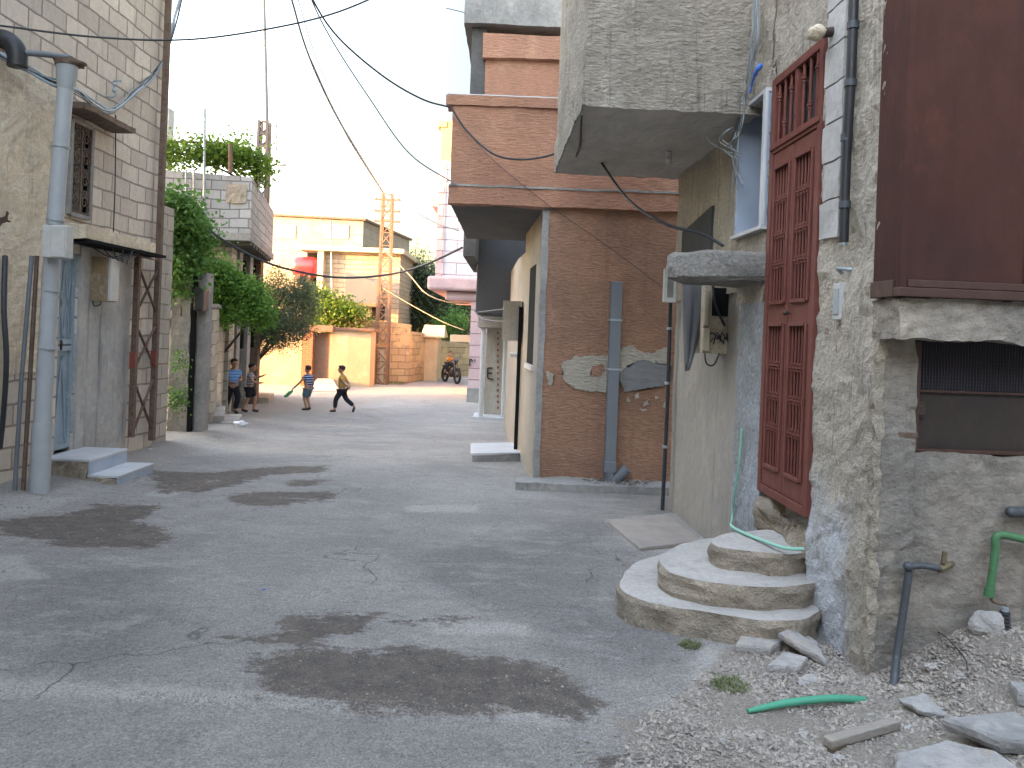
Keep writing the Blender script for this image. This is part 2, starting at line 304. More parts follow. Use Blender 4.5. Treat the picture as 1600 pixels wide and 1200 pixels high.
# ------------------------------------------------------------------ helpers that make objects
class MB:
    def __init__(s): s.v = []; s.f = []; s.sm = []
    def add(s, vs, fs, smooth=False):
        o = len(s.v); s.v += [tuple(v) for v in vs]; s.f += [tuple(i + o for i in f) for f in fs]; s.sm += [smooth] * len(fs); return s
    def box(s, x0, x1, y0, y1, z0, z1):
        v = [(x, y, z) for z in (z0, z1) for y in (y0, y1) for x in (x0, x1)]
        return s.add(v, [(0, 2, 3, 1), (4, 5, 7, 6), (0, 1, 5, 4), (2, 6, 7, 3), (0, 4, 6, 2), (1, 3, 7, 5)])
    def rbox(s, x0, x1, y0, y1, z0, z1, step=.06, amp=.01, fr=3.0, faces='xXyYzZ'):
        """box split into a fine grid and pushed about by noise of position"""
        def disp(p):
            q = Vector(p) * fr
            d = Vector((noise.noise(q), noise.noise(q + Vector((31, 7, 3))), noise.noise(q + Vector((5, 47, 13)))))
            q2 = q * 4.1
            d2 = Vector((noise.noise(q2), noise.noise(q2 + Vector((31, 7, 3))), noise.noise(q2 + Vector((5, 47, 13)))))
            return Vector(p) + d * amp + d2 * amp * .5
        def grid(o, a, b, la, lb):
            na = max(1, min(160, int(la / step))); nb = max(1, min(160, int(lb / step)))
            vs = [disp(Vector(o) + Vector(a) * (la * i / na) + Vector(b) * (lb * j / nb)) for j in range(nb + 1) for i in range(na + 1)]
            fs = [(j * (na + 1) + i, j * (na + 1) + i + 1, (j + 1) * (na + 1) + i + 1, (j + 1) * (na + 1) + i) for j in range(nb) for i in range(na)]
            s.add(vs, fs)
        X, Y, Z = x1 - x0, y1 - y0, z1 - z0
        if 'y' in faces: grid((x0, y0, z0), (1, 0, 0), (0, 0, 1), X, Z)
        if 'Y' in faces: grid((x1, y1, z0), (-1, 0, 0), (0, 0, 1), X, Z)
        if 'x' in faces: grid((x0, y1, z0), (0, -1, 0), (0, 0, 1), Y, Z)
        if 'X' in faces: grid((x1, y0, z0), (0, 1, 0), (0, 0, 1), Y, Z)
        if 'Z' in faces: grid((x0, y0, z1), (1, 0, 0), (0, 1, 0), X, Y)
        if 'z' in faces: grid((x0, y1, z0), (1, 0, 0), (0, -1, 0), X, Y)
        return s
    def prism(s, pts, z0, z1, zt=None):
        """plan outline (counter clockwise) raised from z0 to z1; zt: own top height per point"""
        n = len(pts); A = sum(pts[i][0] * pts[(i + 1) % n][1] - pts[(i + 1) % n][0] * pts[i][1] for i in range(n))
        if A < 0: pts = pts[::-1]; zt = zt[::-1] if zt else None
        z0s = z0 if isinstance(z0, (list, tuple)) else [z0] * n
        vs = [(p[0], p[1], z0s[i]) for i, p in enumerate(pts)] + [(p[0], p[1], (zt[i] if zt else z1)) for i, p in enumerate(pts)]
        fs = [tuple(range(n))[::-1], tuple(range(n, 2 * n))] + [(i, (i + 1) % n, n + (i + 1) % n, n + i) for i in range(n)]
        return s.add(vs, fs)
    def obox(s, a, b, w_, h_, up=Vector((0, 0, 1))):
        """bar from a to b, section w_ x h_"""
        a, b = Vector(a), Vector(b); d = (b - a)
        if d.length < 1e-6: return s
        d = d.normalized(); side = d.cross(up)
        if side.length < 1e-3: side = d.cross(Vector((0, 1, 0)))
        side.normalize(); u = side.cross(d).normalized()
        vs = [p + side * (i * w_ / 2) + u * (j * h_ / 2) for p in (a, b) for i, j in ((-1, -1), (1, -1), (1, 1), (-1, 1))]
        return s.add(vs, [(0, 1, 2, 3)[::-1], (4, 5, 6, 7), (0, 1, 5, 4), (1, 2, 6, 5), (2, 3, 7, 6), (3, 0, 4, 7)][0:6])
    def tube(s, pts, r, n=8, cap=True, smooth=True):
        pts = [Vector(p) for p in pts]; rs = r if isinstance(r, (list, tuple)) else [r] * len(pts)
        vs = []; prev = None
        for i, p in enumerate(pts):
            t = (pts[min(i + 1, len(pts) - 1)] - pts[max(i - 1, 0)])
            t = t.normalized() if t.length > 1e-9 else Vector((0, 0, 1))
            if prev is None: a = t.orthogonal().normalized()
            else:
                a = prev - t * prev.dot(t); a = a.normalized() if a.length > 1e-6 else t.orthogonal().normalized()
            prev = a; b = t.cross(a)
            vs += [p + (a * math.cos(2 * math.pi * k / n) + b * math.sin(2 * math.pi * k / n)) * rs[i] for k in range(n)]
        fs = [(i * n + k, i * n + (k + 1) % n, (i + 1) * n + (k + 1) % n, (i + 1) * n + k) for i in range(len(pts) - 1) for k in range(n)]
        s.add(vs, fs, smooth)
        if cap:
            m = (len(pts) - 1) * n
            s.add(vs[:n], [tuple(range(n))[::-1]]); s.add(vs[m:], [tuple(range(n))])
        return s
    def ball(s, c, r, n=10, m=7, amp=0.0, seed=0):
        c = Vector(c); r = Vector(r) if hasattr(r, '__len__') else Vector((r, r, r)); vs = []
        for j in range(m + 1):
            th = math.pi * j / m
            for i in range(n):
                ph = 2 * math.pi * i / n
                d = Vector((math.sin(th) * math.cos(ph), math.sin(th) * math.sin(ph), math.cos(th)))
                k = 1 + amp * noise.noise(d * 1.7 + Vector((seed, seed * .7, 0)))
                vs.append(c + Vector((d.x * r.x, d.y * r.y, d.z * r.z)) * k)
        fs = [(j * n + i, (j + 1) * n + i, (j + 1) * n + (i + 1) % n, j * n + (i + 1) % n) for j in range(m) for i in range(n)]
        return s.add(vs, fs, True)
    def build(s, name, m, parent=None, bevel=0.0, loc=None):
        me = bpy.data.meshes.new(name)
        off = Vector(loc) if loc is not None else Vector((0, 0, 0))
        me.from_pydata([tuple(Vector(v) - off) for v in s.v], [], s.f); me.update()
        me.polygons.foreach_set('use_smooth', s.sm)
        me.materials.append(m if not isinstance(m, str) else M[m])
        o = bpy.data.objects.new(name, me); COL.objects.link(o)
        if parent: o.parent = parent
        if loc is not None: o.location = loc
        if bevel:
            b = o.modifiers.new('bevel', 'BEVEL'); b.width = bevel; b.segments = 2; b.limit_method = 'ANGLE'
        return o
def tag(o, label=None, cat=None, group=None, kind=None):
    if label: o['label'] = label
    if cat: o['category'] = cat
    if group: o['group'] = group
    if kind: o['kind'] = kind
    return o
def thing(name, label, cat, loc=(0, 0, 0), rz=0, group=None):
    o = bpy.data.objects.new(name, None); COL.objects.link(o); o.location = loc; o.rotation_euler = (0, 0, rz)
    return tag(o, label, cat, group)
def wpart(mb, name, m, root, **k):
    """mesh given in world coordinates, hung under an unrotated thing"""
    off = root.location.copy(); mb.v = [tuple(Vector(v) - off) for v in mb.v]
    return mb.build(name, m, root, **k)
def spline(pts, n=10):
    pts = [Vector(p) for p in pts]
    if len(pts) == 2: return pts
    q = [pts[0] * 2 - pts[1]] + pts + [pts[-1] * 2 - pts[-2]]; out = []
    for i in range(1, len(q) - 2):
        for k in range(n):
            t = k / n; a, b, c, d = q[i - 1], q[i], q[i + 1], q[i + 2]
            out.append(.5 * ((2 * b) + (c - a) * t + (2 * a - 5 * b + 4 * c - d) * t * t + (3 * b - a - 3 * c + d) * t ** 3))
    return out + [pts[-1]]
def one(mb, name, m, label, cat, group=None, **k):
    if 'loc' not in k and mb.v:
        xs = [v[0] for v in mb.v]; ys = [v[1] for v in mb.v]; zs = [v[2] for v in mb.v]
        k['loc'] = Vector(((min(xs) + max(xs)) / 2, (min(ys) + max(ys)) / 2, min(zs)))
    return tag(mb.build(name, m, **k), label, cat, group)
def dup(o, parent=None):
    c = o.copy(); COL.objects.link(c); c.parent = parent
    for ch in [x for x in o.children]: dup(ch, c)
    return c

# ------------------------------------------------------------------ ground
def pmask(polys, X, Y, soft=.12):
    """1 inside the polygons, falling to 0 over the distance soft"""
    out = np.full(X.shape, -9.0)
    for poly in polys:
        pts = [G(*p) for p in poly]; n = len(pts); ins = np.zeros(X.shape, bool); dist = np.full(X.shape, 9.0)
        for i in range(n):
            ax, ay = pts[i].x, pts[i].y; bx, by = pts[(i + 1) % n].x, pts[(i + 1) % n].y
            c_ = ((ay > Y) != (by > Y)) & (X < (bx - ax) * (Y - ay) / (by - ay + 1e-9) + ax); ins ^= c_
            L = (bx - ax) ** 2 + (by - ay) ** 2 + 1e-9
            t = np.clip(((X - ax) * (bx - ax) + (Y - ay) * (by - ay)) / L, 0, 1)
            dist = np.minimum(dist, np.hypot(X - ax - t * (bx - ax), Y - ay - t * (by - ay)))
        out = np.maximum(out, np.where(ins, dist, -dist))
    return np.clip(out / (2 * soft) + .5, 0, 1)
damp = [[(345, 995), (420, 1000), (445, 960), (600, 955), (590, 985), (520, 1000), (560, 1010), (640, 1015), (860, 1030), (880, 1050), (930, 1085), (1050, 1100), (930, 1122), (700, 1117), (380, 1097), (400, 1060), (385, 1040), (420, 1020), (430, 1010)],
        [(620, 968), (740, 965), (700, 978), (640, 980)],
        [(-20, 815), (110, 800), (150, 785), (250, 788), (230, 815), (275, 845), (240, 862), (100, 855), (-20, 835)],
        [(225, 732), (330, 738), (430, 728), (520, 726), (505, 737), (420, 744), (330, 768), (240, 770)],
        [(440, 750), (520, 750), (500, 761), (450, 761)], [(340, 775), (400, 767), (530, 771), (525, 783), (440, 791), (370, 790)],
        [(930, 1173), (1010, 1170), (1050, 1195), (930, 1203)]]
darkasp = [[(600, 860), (950, 812), (985, 880), (1000, 960), (1100, 1000), (1110, 1065), (930, 1075), (860, 1020), (700, 960), (610, 900)], [(-30, 900), (250, 880), (300, 960), (200, 1060), (-30, 1070)]]
pale = [[(-30, 865), (30, 868), (98, 905), (20, 908), (-30, 905)], [(-30, 770), (130, 775), (60, 800), (-30, 812)], [(-30, 1062), (200, 1072), (520, 1082), (700, 1103), (940, 1120), (900, 1128), (500, 1108), (-30, 1086)],
        [(640, 965), (830, 975), (820, 990), (640, 985)], [(945, 812), (1060, 800), (1130, 860), (1080, 870), (990, 860)], [(620, 790), (750, 788), (745, 802), (640, 800)],
        [(210, 775), (300, 750), (350, 745), (340, 760), (260, 775)], [(1090, 1010), (1240, 960), (1330, 1060), (1150, 1090), (1060, 1100)]]
gravelz = [[(1090, 1060), (1150, 990), (1260, 985), (1340, 1040), (1620, 930), (1650, 1230), (1000, 1230), (960, 1130)]]
wetz = [[(262, 770), (300, 757), (350, 748), (330, 757), (290, 768)], [(170, 838), (215, 828), (262, 838), (235, 847)], [(-30, 835), (80, 848), (60, 860), (-30, 850)]]
xs = sorted(set([round(v, 3) for v in list(np.linspace(-40, -8, 24)) + list(np.linspace(-8, 6, 240)) + list(np.linspace(6, 30, 16))]))
ys = [-20, -12, -6, -2, 0, 1, 2]
while ys[-1] < 40: ys.append(ys[-1] + max(.035, ys[-1] * .0125))
ys += [45, 55, 70, 90]
Xg, Yg = np.meshgrid(np.array(xs), np.array(ys))
Zg = np.zeros_like(Xg)
for j in range(Xg.shape[0]):
    for i in range(Xg.shape[1]):
        x, y = Xg[j, i], Yg[j, i]
        Zg[j, i] = gz(x, y) + .012 * noise.noise((x * .7, y * .7, 0)) + .006 * noise.noise((x * 3, y * 3, 4))
        if x > 1.0 and y < 5: Zg[j, i] += .02 * noise.noise((x * 5, y * 5, 9)) * sstep(1.0, 2.0, x)
me = bpy.data.meshes.new('road'); nx = len(xs)
me.from_pydata(np.stack([Xg.ravel(), Yg.ravel(), Zg.ravel()], 1).tolist(), [], [(j * nx + i, j * nx + i + 1, (j + 1) * nx + i + 1, (j + 1) * nx + i) for j in range(len(ys) - 1) for i in range(nx - 1)])
for nme, polys, sf in (('damp', damp, .16), ('darkasp', darkasp, .35), ('pale', pale, .14), ('gravelz', gravelz, .2), ('wet', wetz, .12)):
    at = me.attributes.new(nme, 'FLOAT', 'POINT'); at.data.foreach_set('value', pmask(polys, Xg, Yg, sf).ravel().astype(np.float32))
verge = np.clip((-4.1 - Xg) / 1.2, 0, 1) * (Yg > 6) + np.clip((Yg - 21) / 4, 0, 1)
at = me.attributes.new('verge', 'FLOAT', 'POINT'); at.data.foreach_set('value', np.clip(verge, 0, 1).ravel().astype(np.float32))
me.polygons.foreach_set('use_smooth', [True] * len(me.polygons))
n = NB('worn_asphalt')
def attr(nm): a = n.n('Attribute'); a.attribute_name = nm; return a.outputs['Fac']
def edge(nm, amp, sc, a, b):     # mask with a ragged noisy edge
    return n.ramp(n.math('ADD', attr(nm), n.math('MULTIPLY', n.math('SUBTRACT', n.noise(sc, 9, .72, (1, .75, 1)), .5), amp)), a, b)
col = n.mix(n.ramp(n.noise(.6, 9, .7), .35, .65), (.47, .435, .40, 1), (.335, .313, .293, 1))
col = n.mix(n.math('MULTIPLY', edge('darkasp', 2.2, 1.6, .3, .95), .45), col, (.17, .165, .165, 1))
dn = n.ramp(n.noise(2.4, 10, .78, (.6, 1.3, 1)), .52, .62)
col = n.mix(n.math('MULTIPLY', dn, .55), col, (.52, .49, .455, 1))
col = n.mix(n.math('MULTIPLY', n.ramp(n.noise(7, 9, .8, (.7, 1.2, 1)), .52, .66), .45), col, (.20, .19, .185, 1))
col = n.mix(n.math('MULTIPLY', edge('verge', 1.3, 1.5, .4, .7), .6), col, (.38, .345, .305, 1))
col = n.mix(n.math('MULTIPLY', edge('pale', 1.5, 4, .36, .7), .6), col, (.60, .57, .53, 1))
col = n.mix(edge('gravelz', 1.4, 6, .45, .7), col, (.40, .345, .29, 1))
dm = n.ramp(n.math('ADD', n.math('ADD', attr('damp'), n.math('MULTIPLY', n.math('SUBTRACT', n.noise(3.0, 10, .78, (.7, 1.3, 1)), .52), 2.8)), n.math('MULTIPLY', n.math('SUBTRACT', n.noise(16, 6, .8), .5), 1.2)), .45, .68)
col = n.mix(n.math('MULTIPLY', dm, .85), col, n.mix(n.ramp(n.noise(9, 6, .7), .4, .6), (.19, .15, .12, 1), (.11, .09, .078, 1)))
wt = edge('wet', .9, 6, .5, .62)
agg = n.noise(95, 3, .7, (1, .8, 1))
col = n.mix(.8, col, n.ramp(agg, .3, .7, g4(.4), g4(1.3)), 'MULTIPLY')
col = n.mix(.5, col, n.ramp(n.noise(30, 5, .8), .3, .7, g4(.5), g4(1.3)), 'MULTIPLY')
spk = n.ramp(n.noise(38, 4, .8), .64, .70)
col = n.mix(n.math('MULTIPLY', spk, .5), col, (.42, .41, .39, 1))
spd = n.ramp(n.noise(17, 6, .8, (1, 2, 1)), .655, .70)
col = n.mix(n.math('MULTIPLY', spd, .7), col, (.06, .055, .052, 1))
vor = n.n('TexVoronoi', feature='DISTANCE_TO_EDGE'); vor.inputs['Scale'].default_value = .55
wv = n.vmath('ADD', n.pos, n.vmath('SCALE', n.n('TexNoise').outputs['Color']).outputs[0]).outputs[0]
tn = n.n('TexNoise'); tn.inputs['Scale'].default_value = 2.2; tn.inputs['Detail'].default_value = 6; n.l(n.pos, tn.inputs['Vector'])
wv = n.vmath('ADD', n.pos, tn.outputs['Color']).outputs[0]; n.l(wv, vor.inputs['Vector'])
crk = n.math('MULTIPLY', n.ramp(vor.outputs['Distance'], .0, .008, g4(1), g4(0)), n.ramp(n.noise(.9, 3), .5, .6))
col = n.mix(n.math('MULTIPLY', crk, .55), col, (.06, .06, .06, 1))
rgh = n.mix(wt, n.mix(dm, g4(.9), g4(.72)), g4(.08))
h1 = n.math('ADD', agg, n.math('MULTIPLY', n.noise(14, 7, .75), 1.6))
h1 = n.math('SUBTRACT', h1, n.math('MULTIPLY', crk, .8))
nm = n.bump(h1, 1.0, .026)
road_mat = n.out(col, rgh, nm, 0, .25)
me.materials.append(road_mat)
road = tag(bpy.data.objects.new('road', me), kind='structure'); COL.objects.link(road)
M['earth'] = rough_mat('dry_earth', (.28, .24, .19), (.22, .19, .16), None, .3, 5, .02, .6)
tag(MB().box(-500, 500, -300, 700, -1.6, -1.2).build('ground', 'earth'), kind='structure')

# gravel: far too many to count, one mesh of irregular stones
def inpoly(p, poly):
    c_ = False; n_ = len(poly)
    for i in range(n_):
        a, b = poly[i], poly[(i + 1) % n_]
        if (a.y > p[1]) != (b.y > p[1]) and p[0] < (b.x - a.x) * (p[1] - a.y) / (b.y - a.y) + a.x: c_ = not c_
    return c_
def pebbles(mb, cnt, region, r0, r1, seed):
    rr = random.Random(seed); k = 0
    minx, maxx = min(p.x for p in region), max(p.x for p in region); miny, maxy = min(p.y for p in region), max(p.y for p in region)
    while k < cnt:
        x, y = rr.uniform(minx, maxx), rr.uniform(miny, maxy)
        if not inpoly((x, y), region): continue
        if noise.noise((x * 2.6, y * 2.6, seed)) < rr.uniform(-.5, .25): k += .2; continue
        k += 1; r = r0 + (r1 - r0) * rr.random() ** 2.5
        q = Quaternion((rr.gauss(0, 1), rr.gauss(0, 1), rr.gauss(0, 1), rr.gauss(0, 1))).normalized()
        base = [Vector(v) for v in ((1, 0, 0), (-1, 0, 0), (0, 1, 0), (0, -1, 0), (0, 0, 1), (0, 0, -1), (.6, .6, .5), (-.6, .55, .5), (-.6, -.6, .45), (.6, -.6, .5))]
        sc = Vector((rr.uniform(.8, 1.5), rr.uniform(.6, 1.1), rr.uniform(.4, .75)))
        vs = []
        for v in base[:6]:
            v = Vector((v.x * sc.x, v.y * sc.y, v.z * sc.z)) * rr.uniform(.75, 1.2); v = q @ v
            vs.append(Vector((x, y, gz(x, y) + r * .25)) + Vector((v.x, v.y, v.z * .7)) * r)
        mb.add(vs, [(0, 2, 4), (2, 1, 4), (1, 3, 4), (3, 0, 4), (2, 0, 5), (1, 2, 5), (3, 1, 5), (0, 3, 5)])
greg = [G(*p) for p in [(1100, 1050), (1180, 1000), (1300, 1010), (1345, 1060), (1420, 1010), (1620, 955), (1680, 1240), (940, 1240), (1000, 1130)]]
g_ = MB(); pebbles(g_, 15000, greg, .005, .019, 3)
greg2 = [G(*p) for p in [(1090, 1040), (1350, 1000), (1640, 940), (1680, 1240), (900, 1240), (820, 1120)]]
pebbles(g_, 3500, greg2, .004, .011, 5)
tag(g_.build('gravel', 'pebble'), 'loose pale gravel heaped below the metal shutter', 'gravel', kind='stuff')
g_ = MB()
for reg, c_, r1 in (([(380, 1000), (900, 1040), (1050, 1100), (700, 1120), (380, 1095)], 500, .009), ([(-20, 780), (260, 780), (280, 860), (-20, 920)], 350, .014), ([(0, 900), (1000, 900), (1100, 1200), (0, 1200)], 450, .008), ([(250, 690), (900, 690), (980, 850), (250, 850)], 260, .012), ([(-20, 1072), (400, 1086), (940, 1108), (1000, 1126), (500, 1116), (-20, 1090)], 1500, .008), ([(-20, 770), (260, 765), (255, 700), (300, 700), (300, 780), (-20, 815)], 500, .012), ([(940, 800), (1050, 795), (1120, 860), (960, 920), (990, 1010), (1120, 1010), (1090, 1060), (960, 1020), (900, 900)], 900, .010)):
    pebbles(g_, c_, [G(*p) for p in reg], .003, r1, c_)
tag(g_.build('road_grit', 'pebble'), 'scattered grit and small chips on the road surface', 'grit', kind='stuff')

# ------------------------------------------------------------------ RIGHT: the stuccoed house by the camera
RA = math.atan(.033); RO = Vector((1.93, 4.06, 0))
RM = Matrix.Translation(RO) @ Matrix.Rotation(RA, 4, 'Z'); RI = RM.inverted()
RN = (RM.to_3x3() @ Vector((1, 0, 0))); FN = (RM.to_3x3() @ Vector((0, 1, 0)))
def S(px, py, off=0.0):     # pixel on the street wall (moved off metres toward the street) -> local
    return RI @ hitp(px, py, RO - RN * off, RN)
def Fw(px, py, off=0.0):    # pixel on the front wall -> local
    return RI @ hitp(px, py, RO - FN * off, FN)
rh = thing('stucco_house', 'rough grey stucco house with long red iron door and jutting balcony', 'house', RO, RA)
def rh_part(mb, name, m, parent=None, **k): return mb.build(name, m, parent or rh, **k)
d0, d1 = S(1264, 796), S(1187, 753)              # bottom corners of the door
ds0, ds1 = d0.y, d1.y; dz0 = .50; dz1 = S(1315, 36).z
TOPZ = 7.0
w0, w1 = S(1203, 250), S(1153, 250); ws0, ws1 = w0.y + .02, w1.y - .08; wz0, wz1 = S(1200, 358).z, S(1205, 145).z
END = 4.55
mb = MB()
mb.rbox(0, .45, .0, ds0, -.7, TOPZ, .035, .03, 4, 'xzZ')                       # corner pier
M['pier'] = pier_mat(); rh_part(mb, 'corner_pier', 'pier')
mb = MB()
mb.rbox(0.012, .45, ds0, ds1, dz1, TOPZ, .04, .022, 4, 'xz')
mb.rbox(0.012, .45, ds1, ws0, wz1, TOPZ, .04, .022, 4, 'xz')
mb.rbox(0.0, .45, ws0, ws1, wz1, TOPZ, .04, .022, 4, 'xz'); mb.rbox(0.01, .45, ds1, ws0, 1.9, wz1, .04, .022, 4, 'xzyY')
mb.rbox(0.0, .45, ws0, ws1, 1.9, wz0, .04, .022, 4, 'xZ')
mb.rbox(0.012, .45, ws1, END, 2.0, TOPZ, .05, .015, 4, 'xYy')
rh_part(mb, 'wall', 'stucco')
mb = MB(); mb.rbox(0.0, .45, ds1, ds1 + .62, -.6, 1.9, .03, .016, 4, 'xy')
rh_part(mb, 'blue_wall_panel', 'stucco_blue')['label'] = 'blue grey stained wall strip beside the door'
mb = MB(); mb.rbox(0.035, .45, ds1 + .62, END, -.7, 2.02, .06, .01, 3, 'xYy')
rh_part(mb, 'lower_wall', 'render_side')
mb = MB(); mb.rbox(.03, .5, ds0 - .02, ds1 + .02, -.6, dz0 - .12, .03, .05, 6, 'xZ')
mb.ball((.05, ds1 - .16, .36), (.13, .17, .15), 14, 10, .5, 3).ball((.07, ds0 + .25, .20), (.10, .2, .12), 14, 10, .6, 5)
rh_part(mb, 'threshold_masonry', 'step_side')
# front wall
v0 = Fw(1435, 540); v1 = Fw(1432, 708); fx = v0.x; fzt, fzb = v0.z, v1.z
mb = MB(); mb.rbox(.0, fx, .0, .4, -.7, 1.75, .03, .022, 4, 'y'); mb.rbox(fx - .06, 4.0, .018, .4, -.7, fzb, .03, .022, 3, 'yZ')
rh_part(mb, 'front_wall', 'stucco_dark')
mb = MB(); mb.rbox(.0, 4, .0, .4, 1.75, TOPZ, .05, .03, 4, 'y'); rh_part(mb, 'upper_front_wall', 'stucco_dark')
l0 = Fw(1372, 466, .2); l1 = Fw(1372, 528, .2)
mb = MB(); mb.rbox(-.02, 4, -.21, .05, l1.z, l0.z + .01, .025, .022, 5, 'xyzZ')
rh_part(mb, 'concrete_ledge', 'stucco_dark')
# dark opening with rusty sheet and wire mesh
sh = rh_part(MB().box(fx, 4.0, .075, .10, fzb - .05, l1.z + .05), 'shutter', 'shutter', bevel=.004)
mb = MB(); mb.box(fx - .004, fx + .035, .03, .10, fzb + .005, l1.z - .01); mb.box(fx + .035, 4, .03, .072, fzb, fzb + .02)
mb.box(fx + .035, 4, .055, .072, Fw(1500, 616).z, Fw(1500, 612).z)
rh_part(mb, 'shutter_frame', 'clad_rail', sh, bevel=.003)
mz0, mz1 = Fw(1500, 618).z, l1.z; mb = MB()
xx = fx + .05
while xx < 3.0: mb.box(xx, xx + .004, .060, .065, mz0, mz1); xx += .016
zz = mz0 + .01
while zz < mz1: mb.box(fx + .04, 3.2, .066, .071, zz, zz + .005); zz += .02
rh_part(mb, 'wire_mesh', 'mesh', sh)
la = Fw(1444, 640); mb = MB().box(la.x - .03, la.x + .035, .05, .075, la.z - .05, la.z + .035)
mb.box(la.x - .01, la.x + .03, .035, .05, la.z - .035, la.z + .02)
rh_part(mb, 'latch', 'iron_dark', sh, bevel=.004)
la = Fw(1415, 679); mb = MB().box(la.x - .04, fx + .01, -.01, .05, la.z - .012, la.z + .012); rh_part(mb, 'hinge_bar', 'rust', sh)

# door: double leaf of red iron bars over glass, with a barred transom
door = bpy.data.objects.new('door', None); COL.objects.link(door); door.parent = rh; door.location = (.0, ds0, dz0)
door['label'] = 'tall red iron double door with turned bars and barred transom'
W = ds1 - ds0; Ht = dz1 - dz0; tz = S(1258, 205).z - dz0
def dpart(mb, name, m, **k): return mb.build(name, m, door, **k)
mb = MB()
for a, b in ((0, .06), (W - .06, W)): mb.box(-.02, .07, a, b, 0, Ht)
mb.box(-.02, .07, .06, W - .06, 0, .06); mb.box(-.02, .07, .06, W - .06, Ht - .06, Ht); mb.box(-.02, .07, .06, W - .06, tz - .035, tz + .045)
mb.box(-.032, -.02, .02, W - .02, tz - .01, tz + .02)
dpart(mb, 'door_frame', 'iron_red', bevel=.005)
mb = MB().box(.055, .065, .05, W - .05, .05, Ht - .05); dpart(mb, 'glass_pane', 'glass')
def baluster(mb, y, z0, z1, collars, r=.0085):
    mb.tube([(.0, y, z0), (.0, y, z1)], r, 6)
    for c in collars:
        for dz_, rr_ in ((-.022, .016), (0, .021), (.022, .016)):
            mb.tube([(.0, y, c + dz_ - .008), (.0, y, c + dz_ + .008)], rr_, 8)
def bar_panel(y0, y1, z0, z1, nbar, fr):
    bb = MB()
    for i in range(nbar):
        y = y0 + (i + .5) * (y1 - y0) / nbar
        baluster(bb, y, z0, z1, [z0 + (z1 - z0) * f for f in fr])
    return bb
half = (W - .12) / 2; mid = .10 + (tz - .035 - .10) * .47
for k in range(2):
    a = .06 + k * half + .004; b = a + half - .008; zb, zt_ = .065, tz - .04
    leaf = MB()
    st = .055
    leaf.box(-.01, .04, a, a + st, zb, zt_); leaf.box(-.01, .04, b - st, b, zb, zt_)
    leaf.box(-.01, .04, a + st, b - st, zb, zb + .15); leaf.box(-.01, .04, a + st, b - st, zt_ - .12, zt_); leaf.box(-.01, .04, a + st, b - st, mid, mid + .17)
    for (p, q) in ((zb + .15, mid), (mid + .17, zt_ - .12)):       # raised mouldings round each barred panel
        leaf.box(-.024, -.01, a + st - .018, a + st + .006, p - .012, q + .012); leaf.box(-.024, -.01, b - st - .006, b - st + .018, p - .012, q + .012)
        leaf.box(-.03, -.01, a + st + .006, b - st - .006, p - .02, p + .006); leaf.box(-.03, -.01, a + st + .006, b - st - .006, q - .006, q + .02)
    lf = dpart(leaf, 'door_leaf', 'iron_red', bevel=.003)
    bar_panel(a + st, b - st, zb + .15, mid, 5, (.28, .5, .72)).build('door_bars', 'iron_red', lf)
    bar_panel(a + st, b - st, mid + .17, zt_ - .12, 5, (.28, .5, .76)).build('door_bars', 'iron_red', lf)
    if k == 0:
        MB().ball((-.04, a + half - .03, mid + .085), .018, 10, 8).tube([(-.01, a + half - .03, mid + .085), (-.04, a + half - .03, mid + .085)], .009, 8).build('door_knob', 'iron_dark', lf)
mb = MB()
for i in range(7):
    y = .06 + (i + .5) * (W - .12) / 7
    baluster(mb, y, tz + .04, Ht - .06, [tz + .04 + (Ht - tz) * (.22 if i % 2 else .62)], .011)
mb.box(-.012, .04, W / 2 - .025, W / 2 + .025, tz + .045, Ht - .06)
dpart(mb, 'transom_bars', 'iron_red')

# marble framed window between balcony and door
win = bpy.data.objects.new('window', None); COL.objects.link(win); win.parent = rh; win.location = (0, ws0, wz0)
ww, wh = ws1 - ws0, wz1 - wz0
mb = MB()
MB().box(-.03, .30, ww - .02, ww + .02, .03, wh).build('window_jamb', 'marble_blue', win, bevel=.003); MB().box(-.03, .30, -.02, .005, .03, wh).build('window_jamb', 'marble_blue', win, bevel=.003)
mb = MB(); mb.box(-.06, .30, -.03, ww + .03, 0, .03); mb.build('sill', 'marble', win, bevel=.003)
mb = MB(); mb.box(-.05, .30, -.03, ww + .03, wh, wh + .028); mb.build('lintel', 'marble', win, bevel=.003)
MB().box(-.055, -.03, -.035, .02, .03, wh).build('edge_strip', 'marble', win, bevel=.003)
MB().box(.20, .215, .005, ww - .02, .03, wh).build('pane', 'glass', win)
MB().box(.17, .20, .01, .05, .03, wh).box(.17, .20, ww * .5, ww * .5 + .03, .03, wh).build('window_frame', 'iron_dark', win)

# balcony
bz0, bz1 = 3.40, 6.4; bx0 = -1.36; by0, by1 = 2.12, 4.72
bal = bpy.data.objects.new('balcony', None); COL.objects.link(bal); bal.parent = rh; bal.location = (0, by0, bz0)
mb = MB(); mb.rbox(bx0, .05, 0, .14, .32, bz1 - bz0, .035, .02, 4, 'xy'); mb.rbox(bx0, bx0 + .14, .14, by1 - by0, .32, bz1 - bz0, .05, .018, 4, 'xX')
mb.build('parapet', 'balcony', bal)
mb = MB(); mb.rbox(bx0 - .015, .05, -.03, by1 - by0, .0, .33, .04, .02, 4, 'xyZY')
mb.build('slab_edge', 'balcony', bal)
mb = MB(); mb.rbox(bx0 - .005, .05, -.022, by1 - by0, .004, .03, .04, .02, 4, 'z'); mb.build('soffit', 'balc_under', bal)
mb = MB().tube([(bx0 + 1.0, 1.35, .0), (bx0 + 1.0, 1.35, -.05)], .03, 10).ball((bx0 + 1.0, 1.35, -.075), (.035, .035, .04), 10, 8)
mb.build('bulb_holder', 'whitebox', bal)

